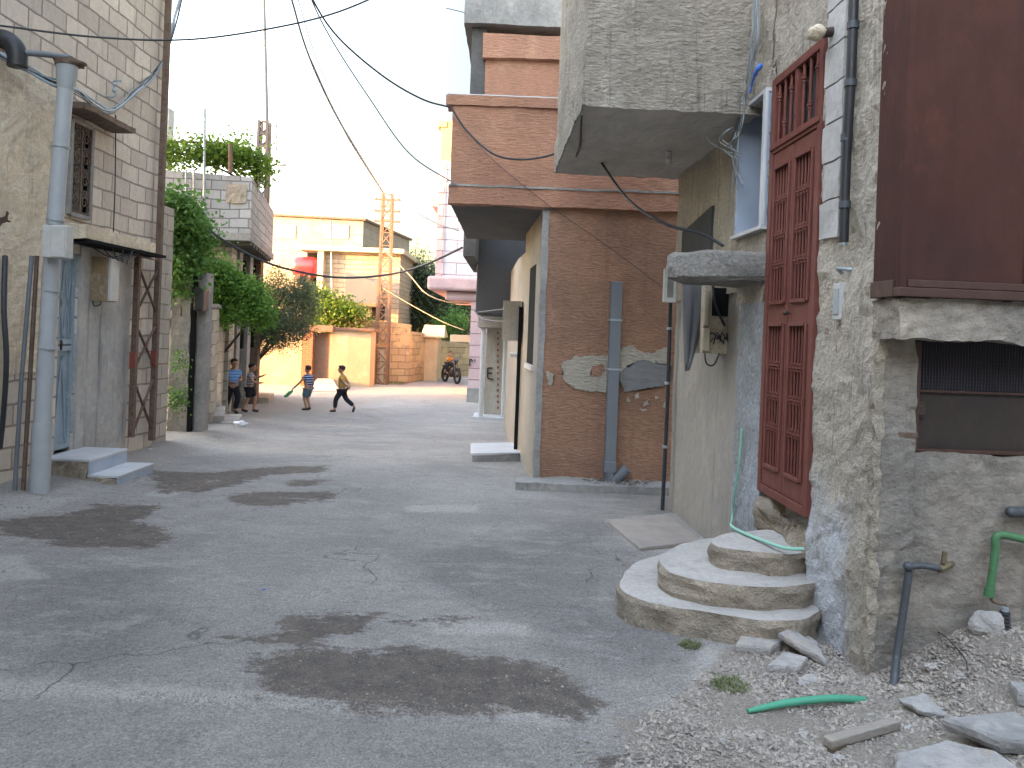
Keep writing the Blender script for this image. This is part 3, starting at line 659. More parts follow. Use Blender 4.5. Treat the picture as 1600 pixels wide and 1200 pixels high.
# exposed white blocks by the top of the door and a torn plaster edge
q0, q1 = S(1292, 370), S(1330, 40)
mb = MB(); zz = S(1300, 372).z; k = 0
while zz < 4.6:
    hh_ = .235; mb.rbox(-.025, .02, ds0 - .30, ds0 - .045 - (.03 if k % 2 else 0), zz, min(zz + hh_ - .012, 4.6), .05, .008, 6, 'xyzZY'); zz += hh_; k += 1
rh_part(mb, 'exposed_blocks', 'white_block')
rr = random.Random(4); mb = MB().rbox(-.018, .03, -.012, .03, -.3, 4.9, .018, .022, 11, 'xyXY')
rh_part(mb, 'torn_corner_plaster', 'cream_edge')
mb = MB()
for k in range(60):
    z = dz0 + .1 + k * .052; mb.ball((.0, ds1 + .02 + rr.uniform(-.01, .012), z), (.014, .018, rr.uniform(.015, .05)), 8, 6, 1.3, k * 1.7 + 60)
rh_part(mb, 'jamb_plaster', 'cream_edge')
# dark shuttered opening under the balcony
o0, o1 = S(1113, 350), S(1068, 350); mb = MB().prism([(0.02, o0.y), (-.012, o0.y), (-.012, o1.y), (0.02, o1.y)], S(1113, 385).z - .05, 0, [S(1113, 322).z, S(1113, 322).z, S(1070, 362).z, S(1070, 362).z])
rh_part(mb, 'side_shutter', 'dark_grey')

# canopy slab over the meter
c0, c1 = S(1200, 400).y, S(1172, 400).y + .35
hz = P(1120, 386, RO.y + c0).z - .02; mb = MB(); nseg = 22; ring = []
for i in range(nseg + 1):
    a = math.pi * i / nseg; ring.append((-.66 * math.sin(a) ** .55, (c0 + c1) / 2 - (c1 - c0) / 2 * math.cos(a)))
ring = [(0.03, c0)] + [(min(.0, x), y) for x, y in ring] + [(0.03, c1)]
topv = [(x, y, hz) for x, y in ring]; 
levels = [(.86, hz - .22), (.98, hz - .19), (1.0, hz - .10), (.99, hz - .03), (.93, hz)]
vs = []; 
for sc_, z in levels:
    for i, (x, y) in enumerate(ring):
        yy = (c0 + c1) / 2 + (y - (c0 + c1) / 2) * (sc_ + (1 - sc_) * .4)
        vs.append(Vector((x * sc_ if x < 0 else x, yy, z)) + Vector((noise.noise((x * 9, y * 9, z * 9)), noise.noise((x * 9, y * 9, z * 9 + 7)), noise.noise((x * 9 + 5, y * 9, z * 9)))) * .025)
nr = len(ring); fs = [(j * nr + i, j * nr + i + 1, (j + 1) * nr + i + 1, (j + 1) * nr + i) for j in range(len(levels) - 1) for i in range(nr - 1)]
mb.add(vs, [tuple(range(nr))[::-1]] + fs + [tuple(range((len(levels) - 1) * nr, len(levels) * nr))])
rh_part(mb, 'canopy', 'hood')

# three rounded cement steps
def steptier(name, pts, z0, z1, seed):
    c = Vector((1.95, 5.2, 0)); ps = spline([Vector((x, y, 0)) for x, y in pts], 9); n_ = len(ps); vs = []
    lev = [(0, z0 - .08, .0), (.0, z0 + .03, .02), (0, (z0 + z1) / 2, .022), (.004, z1 - .03, .02), (-.012, z1, .008)]
    for o_, z, am in lev:
        for p in ps:
            d = (p - c).normalized(); q = p + d * o_
            nn = Vector((noise.noise((q.x * 7, q.y * 7, z * 20 + seed)), noise.noise((q.x * 7 + 9, q.y * 7, z * 20)), 0))
            vs.append(Vector((q.x, q.y, z + noise.noise((q.x * 5, q.y * 5, seed)) * am)) + nn * am * 1.6)
    L = len(lev); side = MB().add(vs, [(j * n_ + i, (j + 1) * n_ + i, (j + 1) * n_ + i + 1, j * n_ + i + 1) for j in range(L - 1) for i in range(n_ - 1)])
    top = [vs[(L - 1) * n_ + i] for i in range(n_)]
    tp = MB(); ctr = Vector((1.98, 5.2, z1)); rings = [top]
    for f in (.75, .5, .25):
        rings.append([ctr + (v - ctr) * f + Vector((0, 0, .008 * noise.noise(((v.x * f) * 6, (v.y * f) * 6, seed)))) for v in top])
    vv = [v for r_ in rings for v in r_] + [ctr]
    ff = [(j * n_ + i, (j + 1) * n_ + i, (j + 1) * n_ + i + 1, j * n_ + i + 1) for j in range(3) for i in range(n_ - 1)] + [(3 * n_ + i, 3 * n_ + n_, 3 * n_ + i + 1)[:3] for i in range(n_ - 1)]
    ff = ff[:3 * (n_ - 1)] + [(3 * n_ + i, 4 * n_, 3 * n_ + i + 1) for i in range(n_ - 1)]
    tp.add(vv, ff)
    return side, tp
stp = thing('doorstep', 'three rounded cement steps stacked below the red iron door', 'steps', (1.5, 5.0, gz(1.5, 5)))
for pts, z0, z1, sd in (([(1.9, 4.62), (1.72, 4.46), (1.5, 4.44), (1.19, 4.53), (.88, 4.66), (.75, 4.84), (.77, 5.1), (.95, 5.5), (1.35, 5.85), (1.9, 6.0)], -.22, .0, 1),
                        ([(1.92, 4.74), (1.76, 4.65), (1.5, 4.61), (1.25, 4.65), (1.06, 4.80), (1.01, 5.0), (1.05, 5.2), (1.25, 5.5), (1.5, 5.7), (1.9, 5.8)], .0, .135, 2),
                        ([(1.92, 4.92), (1.76, 4.84), (1.53, 4.9), (1.38, 4.96), (1.35, 5.05), (1.4, 5.2), (1.55, 5.35), (1.9, 5.5)], .135, .27, 3)):
    a_, b_ = steptier('step', pts, z0, z1, sd); so_ = wpart(a_, 'step_riser', 'step_side', stp); wpart(b_, 'step_top', 'step', stp)

# metal enclosure on the ledge
cl = thing('metal_bay', 'brown rusty sheet metal enclosure standing on the concrete ledge', 'enclosure', RO, RA)
cz = l0.z + .012; cx0 = Fw(1407, 442, .24).x
mb = MB().box(cx0 + .03, 3.6, -.235, -.20, cz + .085, 5.6); mb.build('front_panel', 'clad', cl, bevel=.004)
for k_, xs_ in enumerate((cx0 + .62, cx0 + 1.3, cx0 + 1.9)): MB().box(xs_, xs_ + .022, -.241, -.235, cz + .09, 5.6).build('panel_seam', 'clad', cl, bevel=.002)
mb = MB().box(cx0 + .003, cx0 + .03, -.20, .04, cz + .085, 5.6); mb.build('side_panel', 'clad', cl, bevel=.003)
mb = MB().box(cx0 - .004, cx0 + .034, -.242, -.196, cz + .0, 5.6); mb.build('corner_post', 'clad', cl, bevel=.004)
mb = MB().box(cx0 - .01, 3.6, -.255, -.19, cz, cz + .045).box(cx0 + .034, 3.6, -.248, -.2, cz + .047, cz + .085).box(cx0 - .012, cx0 + .03, -.19, .04, cz, cz + .085); mb.build('bottom_rail', 'clad_rail', cl, bevel=.004)

def rl(p): return RM @ Vector(p)
# things on that wall
def wall_pts(lst, off): return [rl(S(a, b, off)) for a, b in lst]
t = thing('black_drainpipe', 'thick black taped pipe running down beside the white blocks', 'pipe', rl(S(1320, 380, .05)))
pp = wall_pts([(1318, 378), (1322, 250), (1330, 110), (1336, -60)], .05)
wpart(MB().tube(spline(pp, 6), .028, 12), 'pipe', 'black', t)
for (a, b) in ((1320, 320), (1323, 215), (1329, 130), (1333, 40)):
    p = rl(S(a, b, .05)); wpart(MB().tube([p - Vector((0, 0, .02)), p + Vector((0, 0, .02))], .034, 12), 'tape_band', 'old_pipe', t)
wpart(MB().tube([pp[0] + Vector((0, 0, -.02)), pp[0] + Vector((0, 0, .14))], .02, 10), 'pipe_tip', 'galv', t)
a = rl(S(1315, 470, .03)); t = thing('intercom_box', 'narrow white intercom box on the stucco beside the door', 'intercom', a)
mb = MB(); b0 = S(1309, 500, .0); b1 = S(1323, 442, .0); mb.box(-.035, .015, b1.y, b0.y, b0.z, b1.z); mb.v = [tuple(rl(v)) for v in mb.v]; wpart(mb, 'case', 'whitebox', t, bevel=.004)
mb = MB().box(-.041, -.035, b1.y + .014, b0.y - .014, b0.z + .03, b1.z - .03); mb.v = [tuple(rl(v)) for v in mb.v]; wpart(mb, 'speaker_panel', 'galv', t, bevel=.002)
p = S(1316, 428, .02); mb = MB().tube([rl(p), rl(p + Vector((-.03, 0, .03))), rl(p + Vector((.03, -.06, .02)))], .012, 8); wpart(mb, 'bent_conduit', 'galv', t)
p = rl(S(1276, 52, .12)); t = thing('wall_lamp', 'cream round wall lamp above the red door', 'lamp', p)
wpart(MB().ball(p, (.05, .07, .045), 14, 10, .3), 'lamp_shade', 'left_plaster', t); wpart(MB().tube([p + Vector((.03, 0, .0)), p + Vector((.13, 0, .02))], .03, 10), 'lamp_base', 'iron_dark', t)

# electric meter box, its cables, cloth, junction box and black conduit
m0 = rl(S(1140, 500, .02)); msz = m0.y
def face_at(px, py, d): return P(px, py, d)
t = thing('meter_box', 'open rusty cream electricity meter box under the canopy', 'meter box', P(1120, 550, 6.75))
A, B = P(1097, 552, 6.75), P(1143, 447, 6.75)
mb = MB().box(A.x, B.x, 6.75, 6.97, A.z, B.z); wpart(mb, 'case', 'meter', t, bevel=.006)
mb = MB().box(A.x + .07, B.x - .015, 6.742, 6.749, A.z + .33, B.z - .02); wpart(mb, 'dark_opening', 'void', t)
mb = MB().box(A.x - .012, A.x + .05, 6.69, 6.75, A.z + .02, A.z + .22).box(A.x - .005, A.x + .035, 6.70, 6.75, A.z + .24, B.z - .05); wpart(mb, 'fuse_block', 'cream', t, bevel=.01)
mb = MB().tube(spline([P(1113, 440, 6.7), P(1118, 475, 6.66), P(1128, 500, 6.7), P(1132, 508, 6.74)]), .012, 8)
mb.tube(spline([P(1101, 552, 6.7), P(1104, 568, 6.7), P(1115, 570, 6.72), P(1124, 552, 6.72)]), .007, 6)
for i in range(7): mb.tube(spline([P(1105 + i * 5, 530 + (i % 3) * 4, 6.73), P(1112 + i * 4, 520 + (i % 2) * 8, 6.70), P(1125 + i * 2, 528 + i % 4 * 3, 6.73)]), .005, 6)
wpart(mb, 'wires', 'cable', t)
mb = MB(); cv = [P(1068, 432, 6.95), P(1100, 432, 6.7), P(1096, 520, 6.85), P(1076, 580, 6.95), P(1070, 500, 7.0)]
rows = []
for j in range(12):
    f = j / 11; L_ = P(1066 + 6 * f, 432 + 148 * f, 7.0); R_ = P(1104 - 26 * f * f, 432 + 146 * f, 6.85)
    rows.append([L_.lerp(R_, i / 8) + Vector((0, .03 * math.sin(i * 1.7 + f * 2), 0)) for i in range(9)])
mb.add([v for r_ in rows for v in r_], [(j * 9 + i, j * 9 + i + 1, (j + 1) * 9 + i + 1, (j + 1) * 9 + i) for j in range(11) for i in range(8)], True)
o = one(mb, 'hanging_tarp', 'tarp', 'dark grey cloth hanging in a point left of the meter box', 'cloth')
sm_ = o.modifiers.new('thick', 'SOLIDIFY'); sm_.thickness = .006
t = thing('junction_box', 'small grey junction box at the left end of the canopy', 'junction box', P(1045, 472, 7.9))
a, b = P(1037, 472, 7.9), P(1058, 420, 7.9); wpart(MB().box(a.x, b.x, 7.9, 7.98, a.z, b.z), 'case', 'whitebox', t, bevel=.006)
wpart(MB().box(a.x + .03, b.x - .03, 7.892, 7.9, a.z + .05, b.z - .05), 'cover', 'concrete', t, bevel=.003)
e0 = G(1035, 797); e1 = P(1054, 462, e0.y)
t = thing('black_conduit', 'slim black pipe down the corner between brown and stucco houses', 'pipe', e0)
wpart(MB().tube([Vector((e0.x, e0.y, e0.z)), Vector((e0.x + .01, e0.y, .9)), Vector((e0.x, e0.y, e1.z))], .022, 10), 'pipe', 'cable', t)
for z in (.4, 1.1, 1.7): wpart(MB().tube([(e0.x, e0.y, z - .015), (e0.x, e0.y, z + .015)], .03, 10), 'clip', 'galv', t)
# loose wiring bundle by the window and blue plastic scrap
t = thing('wire_bundle', 'tangle of loose grey wires hanging beside the marble window', 'wires', rl(S(1150, 250, .05)))
rr = random.Random(9); mb = MB()
for i in range(9):
    ps_ = [(1183 + rr.uniform(-6, 6), -20), (1180 + rr.uniform(-6, 6), 60), (1170 + rr.uniform(-5, 5), 130), (1155 + rr.uniform(-6, 6), 190 + rr.uniform(-10, 10)), (1150 + rr.uniform(-8, 4), 240 + rr.uniform(-10, 10)), (1152 + rr.uniform(-10, 10), 285 + rr.uniform(-10, 20))]
    mb.tube(spline([rl(S(a, b, .06 + rr.uniform(0, .05))) for a, b in ps_], 6), rr.uniform(.003, .006), 5)
for i in range(5):
    x_, y_ = rr.uniform(1100, 1145), rr.uniform(190, 215)
    mb.tube(spline([rl(S(1150, 205, .08)), rl(S(x_ + 14, y_ + 8, .25)), rl(S(x_, y_ + 25, .3)), rl(S(x_ + 20, y_ + 40, .2)), rl(S(1145, 240, .1))], 7), .003, 5)
mb.tube(spline([rl(S(1150, 280, .05)), rl(S(1142, 300, .08)), rl(S(1150, 322, .05)), rl(S(1143, 345, .06)), rl(S(1150, 360, .03))], 7), .003, 5)
wpart(mb, 'wires', 'cable_grey', t)
wpart(MB().tube(spline([rl(S(1190, 100, .1)), rl(S(1182, 112, .12)), rl(S(1176, 128, .1)), rl(S(1172, 145, .1))], 5), [.012, .02, .016, .022, .018, .012, .02, .014, .01, .012, .008, .01, .008, .006, .01, .004][:16], 6), 'blue_tape', 'bluepl', t)

# ------------------------------------------------------------------ plumbing and rubble at lower right
def F_(px, py, off): return RM @ Fw(px, py, off)
t = thing('standpipe', 'weathered dark water pipe with brass valve coming out of the wall', 'pipe', G(1398, 1062))
wpart(MB().tube(spline([G(1396, 1075) + Vector((0, 0, -.03)), F_(1402, 1020, .1), F_(1415, 930, .08), F_(1420, 893, .08)], 4), .020, 12), 'pipe', 'old_pipe', t)
wpart(MB().tube(spline([F_(1420, 886, .08), F_(1440, 884, .08), F_(1468, 888, .08)], 4), .016, 10).ball(F_(1419, 885, .08), .025, 10, 8), 'elbow', 'old_pipe', t)
wpart(MB().tube([F_(1466, 889, .08), F_(1482, 882, .05)], .022, 10).tube([F_(1474, 880, .08), F_(1476, 862, .08)], .013, 8).tube([F_(1480, 884, .05), F_(1488, 880, -.02)], .015, 8), 'valve', 'brass', t)
t = thing('green_pipe_elbow', 'chipped green painted pipe bent down the wall at right edge', 'pipe', F_(1548, 925, .05))
wpart(MB().tube(spline([F_(1640, 852, .07), F_(1600, 843, .07), F_(1568, 836, .07), F_(1556, 840, .07), F_(1555, 860, .07), F_(1550, 900, .07), F_(1546, 925, .07)], 5), .020, 12), 'pipe', 'green_paint', t)
wpart(MB().tube([F_(1547, 918, .07), F_(1545, 932, .07)], .026, 12), 'end_collar', 'green_paint', t)
wpart(MB().tube(spline([F_(1546, 928, .07), F_(1552, 940, .07), F_(1572, 945, .06)], 4), .008, 8), 'wire_stub', 'rust', t)
t = thing('black_hose_stub', 'short ribbed black hose stub upright by the right wall', 'hose', G(1572, 1002))
bp = F_(1572, 1000, .08); wpart(MB().tube([bp, F_(1570, 955, .08)], .022, 10), 'hose', 'black', t)
mb = MB(); tp_ = F_(1570, 955, .08)
for i in range(8): q_ = bp.lerp(tp_, i / 8 + .05); mb.tube([q_, q_ + Vector((0, 0, .006))], .026, 10)
wpart(mb, 'ribs', 'old_pipe', t); wpart(MB().tube([tp_, tp_ + Vector((0, 0, .02))], .018, 10), 'cap', 'galv', t)
one(MB().tube([F_(1580, 800, .05), F_(1640, 800, .03)], .028, 12).ball(F_(1580, 800, .05), .03, 10, 8), 'pipe_stub', 'old_pipe', 'short dark pipe stub poking from wall at the right edge', 'pipe')
one(MB().tube(spline([F_(1478, 900, .02), F_(1490, 980, .03), F_(1500, 1035, .2)], 6) if 0 else spline([G(1430, 985) + Vector((0, 0, .03)), G(1470, 1005) + Vector((0, 0, .05)), G(1505, 1035) + Vector((0, 0, .03)), G(1512, 1048)], 6), .003, 5), 'loose_wire', 'cable', 'thin dark wire curling over the gravel heap', 'wire')
def boulder(px, py, r, label, amp=.5, m='stone', seed=1, name='stone', group=None):
    c = G(px, py); mb = MB().ball((c.x, c.y, c.z + r[2] * .4), r, 18, 12, amp, seed)
    o = one(mb, name, m, label, 'stone', group)
    o.data.polygons.foreach_set('use_smooth', [False] * len(o.data.polygons)); return o
boulder(1542, 985, (.085, .06, .075), 'rounded grey stone sitting on the gravel by the hose stub', .3, seed=2)
boulder(1240, 935, (.05, .05, .06), 'small rock tucked behind the rounded steps', .5, seed=12)
def slab(corn, th, label, seed, name='stone_slab', m='stone', tilt=None):
    """flat broken stone: outline pixels on ground, own thickness, split surface"""
    base = [G(*p) for p in corn]; c = sum(base, Vector()) / len(base); ring = []
    rr = random.Random(seed); n_ = len(base)
    for i in range(n_):
        a, b = base[i], base[(i + 1) % n_]
        for k in range(4): ring.append(a.lerp(b, k / 4) + Vector((rr.uniform(-.008, .008), rr.uniform(-.008, .008), 0)))
    zc = c.z; lv = []
    for s_, z in ((.93, -.01), (1, th * .3), (1.0, th * .75), (.95, th)):
        for p in ring:
            q = c + (p - c) * s_; lv.append(Vector((q.x, q.y, zc + z + (tilt.dot(q - c) if tilt else 0) + rr.uniform(-.004, .004))))
    k_ = len(ring); fs = [(j * k_ + i, j * k_ + (i + 1) % k_, (j + 1) * k_ + (i + 1) % k_, (j + 1) * k_ + i) for j in range(3) for i in range(k_)]
    mb = MB().add(lv, [tuple(range(k_))[::-1]] + fs + [tuple(range(3 * k_, 4 * k_))])
    return one(mb, name, m, label, 'stone')
slab([(1150, 1020), (1205, 1024), (1230, 1008), (1160, 998)], .05, 'brownish stone block under the pale slab beside the steps', 1)
o = slab([(1145, 1006), (1245, 1012), (1240, 996), (1150, 992)], .035, 'pale flat stone lying on top of the brownish block', 2); o.location.z += .055
slab([(1200, 1052), (1245, 1055), (1262, 1040), (1225, 1030)], .045, 'whitish wedge of stone leaning at the front of the rubble', 3)
o = slab([(1215, 1020), (1290, 1045), (1285, 1030), (1235, 1008)], .03, 'long tilted stone sliver pointing right from the slab pile', 4, tilt=Vector((-.25, .1, 0))); o.location.z += .05
o = slab([(1225, 1010), (1275, 1025), (1280, 1015), (1240, 1000)], .03, 'short grey stone flake behind the tilted sliver', 5, tilt=Vector((-.2, .1, 0))); o.location.z += .03
slab([(1395, 1205), (1480, 1185), (1560, 1190), (1600, 1225), (1400, 1240)], .06, 'buff lump of concrete half buried at the bottom edge', 6)
slab([(1470, 1165), (1600, 1105), (1640, 1130), (1640, 1180), (1560, 1190)], .05, 'large flat grey concrete slab in the lower right corner', 7, m='concrete')
slab([(1405, 1110), (1440, 1085), (1510, 1095), (1490, 1120), (1440, 1125)], .012, 'thin crust of grey cement dried on the gravel', 8, m='concrete')
slab([(1575, 1085), (1640, 1070), (1650, 1110), (1590, 1110)], .05, 'grey stone block cut by the right edge', 9, m='concrete')
slab([(1245, 1062), (1270, 1055), (1278, 1068), (1250, 1074)], .012, 'small bluish stone flake on the gravel in front of the pier', 10)
t = thing('timber_plank', 'split grey timber offcut lying on the gravel', 'plank', G(1340, 1160))
a, b = G(1292, 1172), G(1400, 1140); wpart(MB().obox(a + Vector((0, 0, .03)), b + Vector((0, 0, .03)), .05, .04), 'board', 'wood', t, bevel=.006)
wpart(MB().obox(a + Vector((.0, -.03, .012)), b + Vector((-.1, -.035, .012)), .025, .02), 'splinter', 'twig', t)
one(MB().tube(spline([G(1168, 1118) + Vector((0, 0, .02)), G(1230, 1110) + Vector((0, 0, .035)), G(1300, 1103) + Vector((0, 0, .035)), G(1350, 1094) + Vector((0, 0, .0))], 6), [.010, .012, .014, .015, .016, .017, .018] + [.018] * 12, 12), 'green_tube', 'green_pipe', 'dark green plastic pipe lying across the gravel', 'pipe')
def onstep(px, py, z): 
    r = ray(px, py); return Vector((0, 0, CAMH)) + r * ((z - CAMH) / r.z)
hp = [onstep(1256, 858, .32), onstep(1225, 856, .31), onstep(1190, 844, .295), onstep(1165, 834, .285), onstep(1143, 822, .28), rl(S(1144, 810, .03)), rl(S(1148, 770, .03)), rl(S(1155, 720, .03)), rl(S(1159, 670, .03))]
one(MB().tube(spline(hp, 7), [.011] * 29 + [.009] * 28, 10), 'green_hose', 'green_hose', 'pale green hose lying on the top step and up the wall', 'hose')

# weeds
def weed(px, py, r, n_, h, label, m='grass', seed=1):
    c = G(px, py); rr = random.Random(seed); mb = MB()
    for i in range(n_):
        a = rr.uniform(0, 6.28); q = rr.random() ** .6 * r; b = Vector((c.x + math.cos(a) * q, c.y + math.sin(a) * q, 0)); b.z = gz(b.x, b.y) - .003
        d = Vector((rr.uniform(-1, 1), rr.uniform(-1, 1), rr.uniform(.4, 1.4))).normalized() * h * rr.uniform(.5, 1.1); s_ = Vector((-d.y, d.x, 0)).normalized() * rr.uniform(.0015, .003)
        m1 = b + d * .55; tip = b + d + Vector((d.x * .4, d.y * .4, -h * .15)); mb.add([b - s_, b + s_, m1 + s_, m1 - s_, tip], [(0, 1, 2, 3), (3, 2, 4)])
    return one(mb, 'weed_tuft', m, label, 'weed')
weed(1078, 1010, .06, 260, .045, 'brownish weed tuft at the foot of the lowest rounded step', 'grass', 1)
weed(1140, 1073, .10, 420, .05, 'wider green weed tuft at the edge of the gravel', 'grass', 2)
weed(1225, 1035, .04, 90, .04, 'dry brown sprig between the stone slabs', 'leaf_dry', 3)
weed(160, 700, .12, 200, .16, 'small green weed growing at the base of the left wall', 'leaf_green', 4)
weed(620, 600, .45, 260, .22, 'sunlit grass patch below the yellow stone wall', 'grass', 6)

# clay paving slab by the stucco house
pv = [G(*p) for p in [(948, 818), (1040, 808), (1100, 850), (1000, 862)]]
mb = MB().prism([(p.x, p.y) for p in pv], [gz(p.x, p.y) - .05 for p in pv], 0, [gz(p.x, p.y) + .035 for p in pv]); one(mb, 'paving_slab', 'tile', 'worn buff paving slab at the foot of the stucco wall', 'slab', bevel=.01)

# ------------------------------------------------------------------ brown house
bh = thing('brown_house', 'brown sprayed stucco house with overhanging upper floor', 'house', (.36, 9.9, -.36))
BY = 9.9
def bp_(mb, name, m, **k): return wpart(mb, name, m, bh, **k)
mb = MB(); mb.rbox(.36, 5, BY, BY + .3, -.5, 3.22, .09, .012, 2, 'y'); bp_(mb, 'front_wall', 'brown')
mb = MB(); mb.prism([(.36, BY + .02), (.60, BY + .02), (.42, 12.6), (.17, 12.6)], -.5, 3.2); bp_(mb, 'side_wall', 'beige_shade')
mb = MB().rbox(.335, .42, BY - .015, BY + .07, -.45, 3.2, .05, .012, 5, 'xyX'); bp_(mb, 'corner_bead', 'concrete')
# side window
mb = MB().prism([(.34, 10.72), (.30, 10.72), (.235, 11.55), (.275, 11.55)], 1.15, 2.55); so_ = bp_(mb, 'window', 'void')
MB().prism([(-.08, .80), (-.02, .80), (-.10, 1.68), (-.16, 1.68)], 1.43, 1.5).build('sill', 'marble', bh)
UX = -.86
mb = MB(); mb.rbox(UX, 5, BY - .03, BY + .1, 3.42, 4.46, .09, .012, 2, 'yx'); bp_(mb, 'upper_wall', 'brown_light')
mb = MB().box(UX + .02, 5, BY + .1, 13.6, 3.24, 4.46); bp_(mb, 'upper_storey', 'brown')
mb = MB(); mb.rbox(UX - .02, 5, BY - .07, BY + .1, 3.20, 3.43, .08, .014, 3, 'xyzZ'); bp_(mb, 'lower_band', 'brown_light')
mb = MB(); mb.rbox(UX - .01, 5, BY - .085, BY, 3.425, 3.45, .06, .012, 4, 'xyzZ'); bp_(mb, 'drip_ledge', 'concrete')
mb = MB(); mb.rbox(UX - .09, 5, BY - .06, BY + .3, 4.46, 4.585, .08, .012, 3, 'xyzZ'); bp_(mb, 'parapet_coping', 'brown_light')
bp_(MB().box(UX - .07, 5, BY - .05, BY + .3, 4.59, 4.602), 'coping_cap', 'marble')
mb = MB().box(UX + .01, 5, BY + .1, 13.6, 3.20, 3.235); bp_(mb, 'soffit', 'concrete_shade')
mb = MB(); mb.rbox(-.50, 5, 10.5, 10.7, 4.55, 5.32, .09, .01, 2, 'yx'); bp_(mb, 'top_wall', 'brown_light')
mb = MB(); mb.rbox(-.54, 5, 10.42, 10.6, 5.28, 5.60, .09, .012, 2, 'xyzZ'); bp_(mb, 'top_band', 'brown_light')
mb = MB().box(-.70, -.50, 10.55, 13.5, 4.55, 5.72); bp_(mb, 'stair_wall', 'concrete_shade')
mb = MB(); mb.rbox(-.80, 5, 10.4, 13.6, 5.72, 6.35, .1, .015, 2, 'xyz'); bp_(mb, 'roof_slab', 'concrete')
for z, y in ((5.9, 10.5), (6.3, 10.6)): bp_(MB().tube([(-.8, y, z), (-1.05, y - .1, z + .01)], .006, 5), 'rebar_stub', 'rust')
mb = MB().rbox(.12, 2.3, BY - .42, BY, -.55, -.24, .06, .02, 3, 'xyZ'); bp_(mb, 'plinth', 'concrete')
# peeled plaster patches, a few millimetres proud with ragged outlines
def patch(poly, th, m, seed, yy):
    pts = [P(a, b, BY) for a, b in poly]; rr = random.Random(seed); ring = []
    for i in range(len(pts)):
        a, b = pts[i], pts[(i + 1) % len(pts)]; L_ = (b - a).length; k_ = max(1, int(L_ / .025))
        for j in range(k_):
            q = a.lerp(b, j / k_); ring.append(Vector((q.x + rr.gauss(0, .012), yy, q.z + rr.gauss(0, .012))))
    me_ = bmesh.new(); vv = [me_.verts.new(p) for p in ring]; f = me_.faces.new(vv); bmesh.ops.triangulate(me_, faces=[f])
    mb = MB(); me_.verts.index_update(); mb.add([v.co.copy() for v in me_.verts], [tuple(v.index for v in f.verts) for f in me_.faces]); me_.free()
    k_ = len(ring); mb.add(ring + [p + Vector((0, th, 0)) for p in ring], [(i, (i + 1) % k_, k_ + (i + 1) % k_, k_ + i) for i in range(k_)])
    return mb
bp_(patch([(876, 565), (900, 558), (945, 555), (985, 540), (1012, 552), (1045, 542), (1048, 585), (990, 588), (960, 600), (955, 612), (905, 610), (880, 595)], .03, 'patch_cream', 1, BY - .022), 'peeled_patch', 'patch_cream')
bp_(patch([(965, 585), (985, 568), (1010, 562), (1048, 572), (1046, 600), (1010, 608), (975, 612)], .03, 'patch_grey', 2, BY - .028), 'cement_patch', 'patch_grey')
bp_(patch([(925, 575), (940, 568), (946, 582), (935, 590), (922, 588)], .01, 'brown', 8, BY - .026), 'brown_remnant', 'brown')
bp_(patch([(855, 580), (864, 585), (863, 604), (856, 600)], .02, 'patch_cream', 3, BY - .02), 'peeled_patch', 'patch_cream')
for k, (x_, y_) in enumerate([(975, 625), (990, 618), (1005, 628), (1020, 620), (1035, 632), (1000, 640)]):
    bp_(patch([(x_, y_), (x_ + 6, y_ - 3), (x_ + 9, y_ + 3), (x_ + 3, y_ + 5)], .02, 'patch_cream', 20 + k, BY - .02), 'plaster_chip', 'patch_cream')
# square grey downpipe
a, b = P(953, 735, BY - .1), P(963, 440, BY - .1)
t = thing('square_downpipe', 'square slate grey downpipe clamped to the brown wall', 'downpipe', (a.x, a.y, a.z))
xc = (a.x + b.x) / 2; wpart(MB().box(xc - .07, xc + .07, BY - .15, BY - .03, a.z, b.z), 'pipe', 'duct', t, bevel=.008)
wpart(MB().box(xc - .08, xc + .08, BY - .16, BY - .02, a.z - .02, a.z + .12), 'socket', 'duct', t, bevel=.008)
ep = [Vector((xc + .05, BY - .1, a.z - .15)), Vector((xc + .12, BY - .13, a.z - .04)), Vector((xc + .19, BY - .15, a.z + .06))]
wpart(MB().tube([Vector((xc, BY - .09, a.z)), Vector((xc + .01, BY - .09, a.z - .12)), Vector((xc + .04, BY - .1, a.z - .2))], [.075, .075, .07], 10).tube([Vector((xc + .02, BY - .1, a.z - .16)), Vector((xc + .13, BY - .12, a.z - .06)), Vector((xc + .22, BY - .14, a.z + .04))], .065, 12), 'elbow', 'duct', t)
for py in (500, 577):
    z = P(958, py, BY - .1).z; wpart(MB().box(xc - .085, xc + .085, BY - .158, BY, z - .012, z + .012), 'clamp', 'galv', t)
rr = random.Random(3); mb = MB()
for i in range(40):
    p = Vector((xc + rr.uniform(-.28, .45), BY - .2 + rr.uniform(-.15, .1), -.25)); q = p + Vector((rr.uniform(-.12, .12), rr.uniform(-.05, .05), rr.uniform(.0, .07))); mb.tube([p, (p + q) / 2 + Vector((0, 0, .02)), q], .004, 4)
one(mb, 'twig_litter', 'twig', 'dry twigs and wire scraps heaped at the downpipe foot', 'twigs')

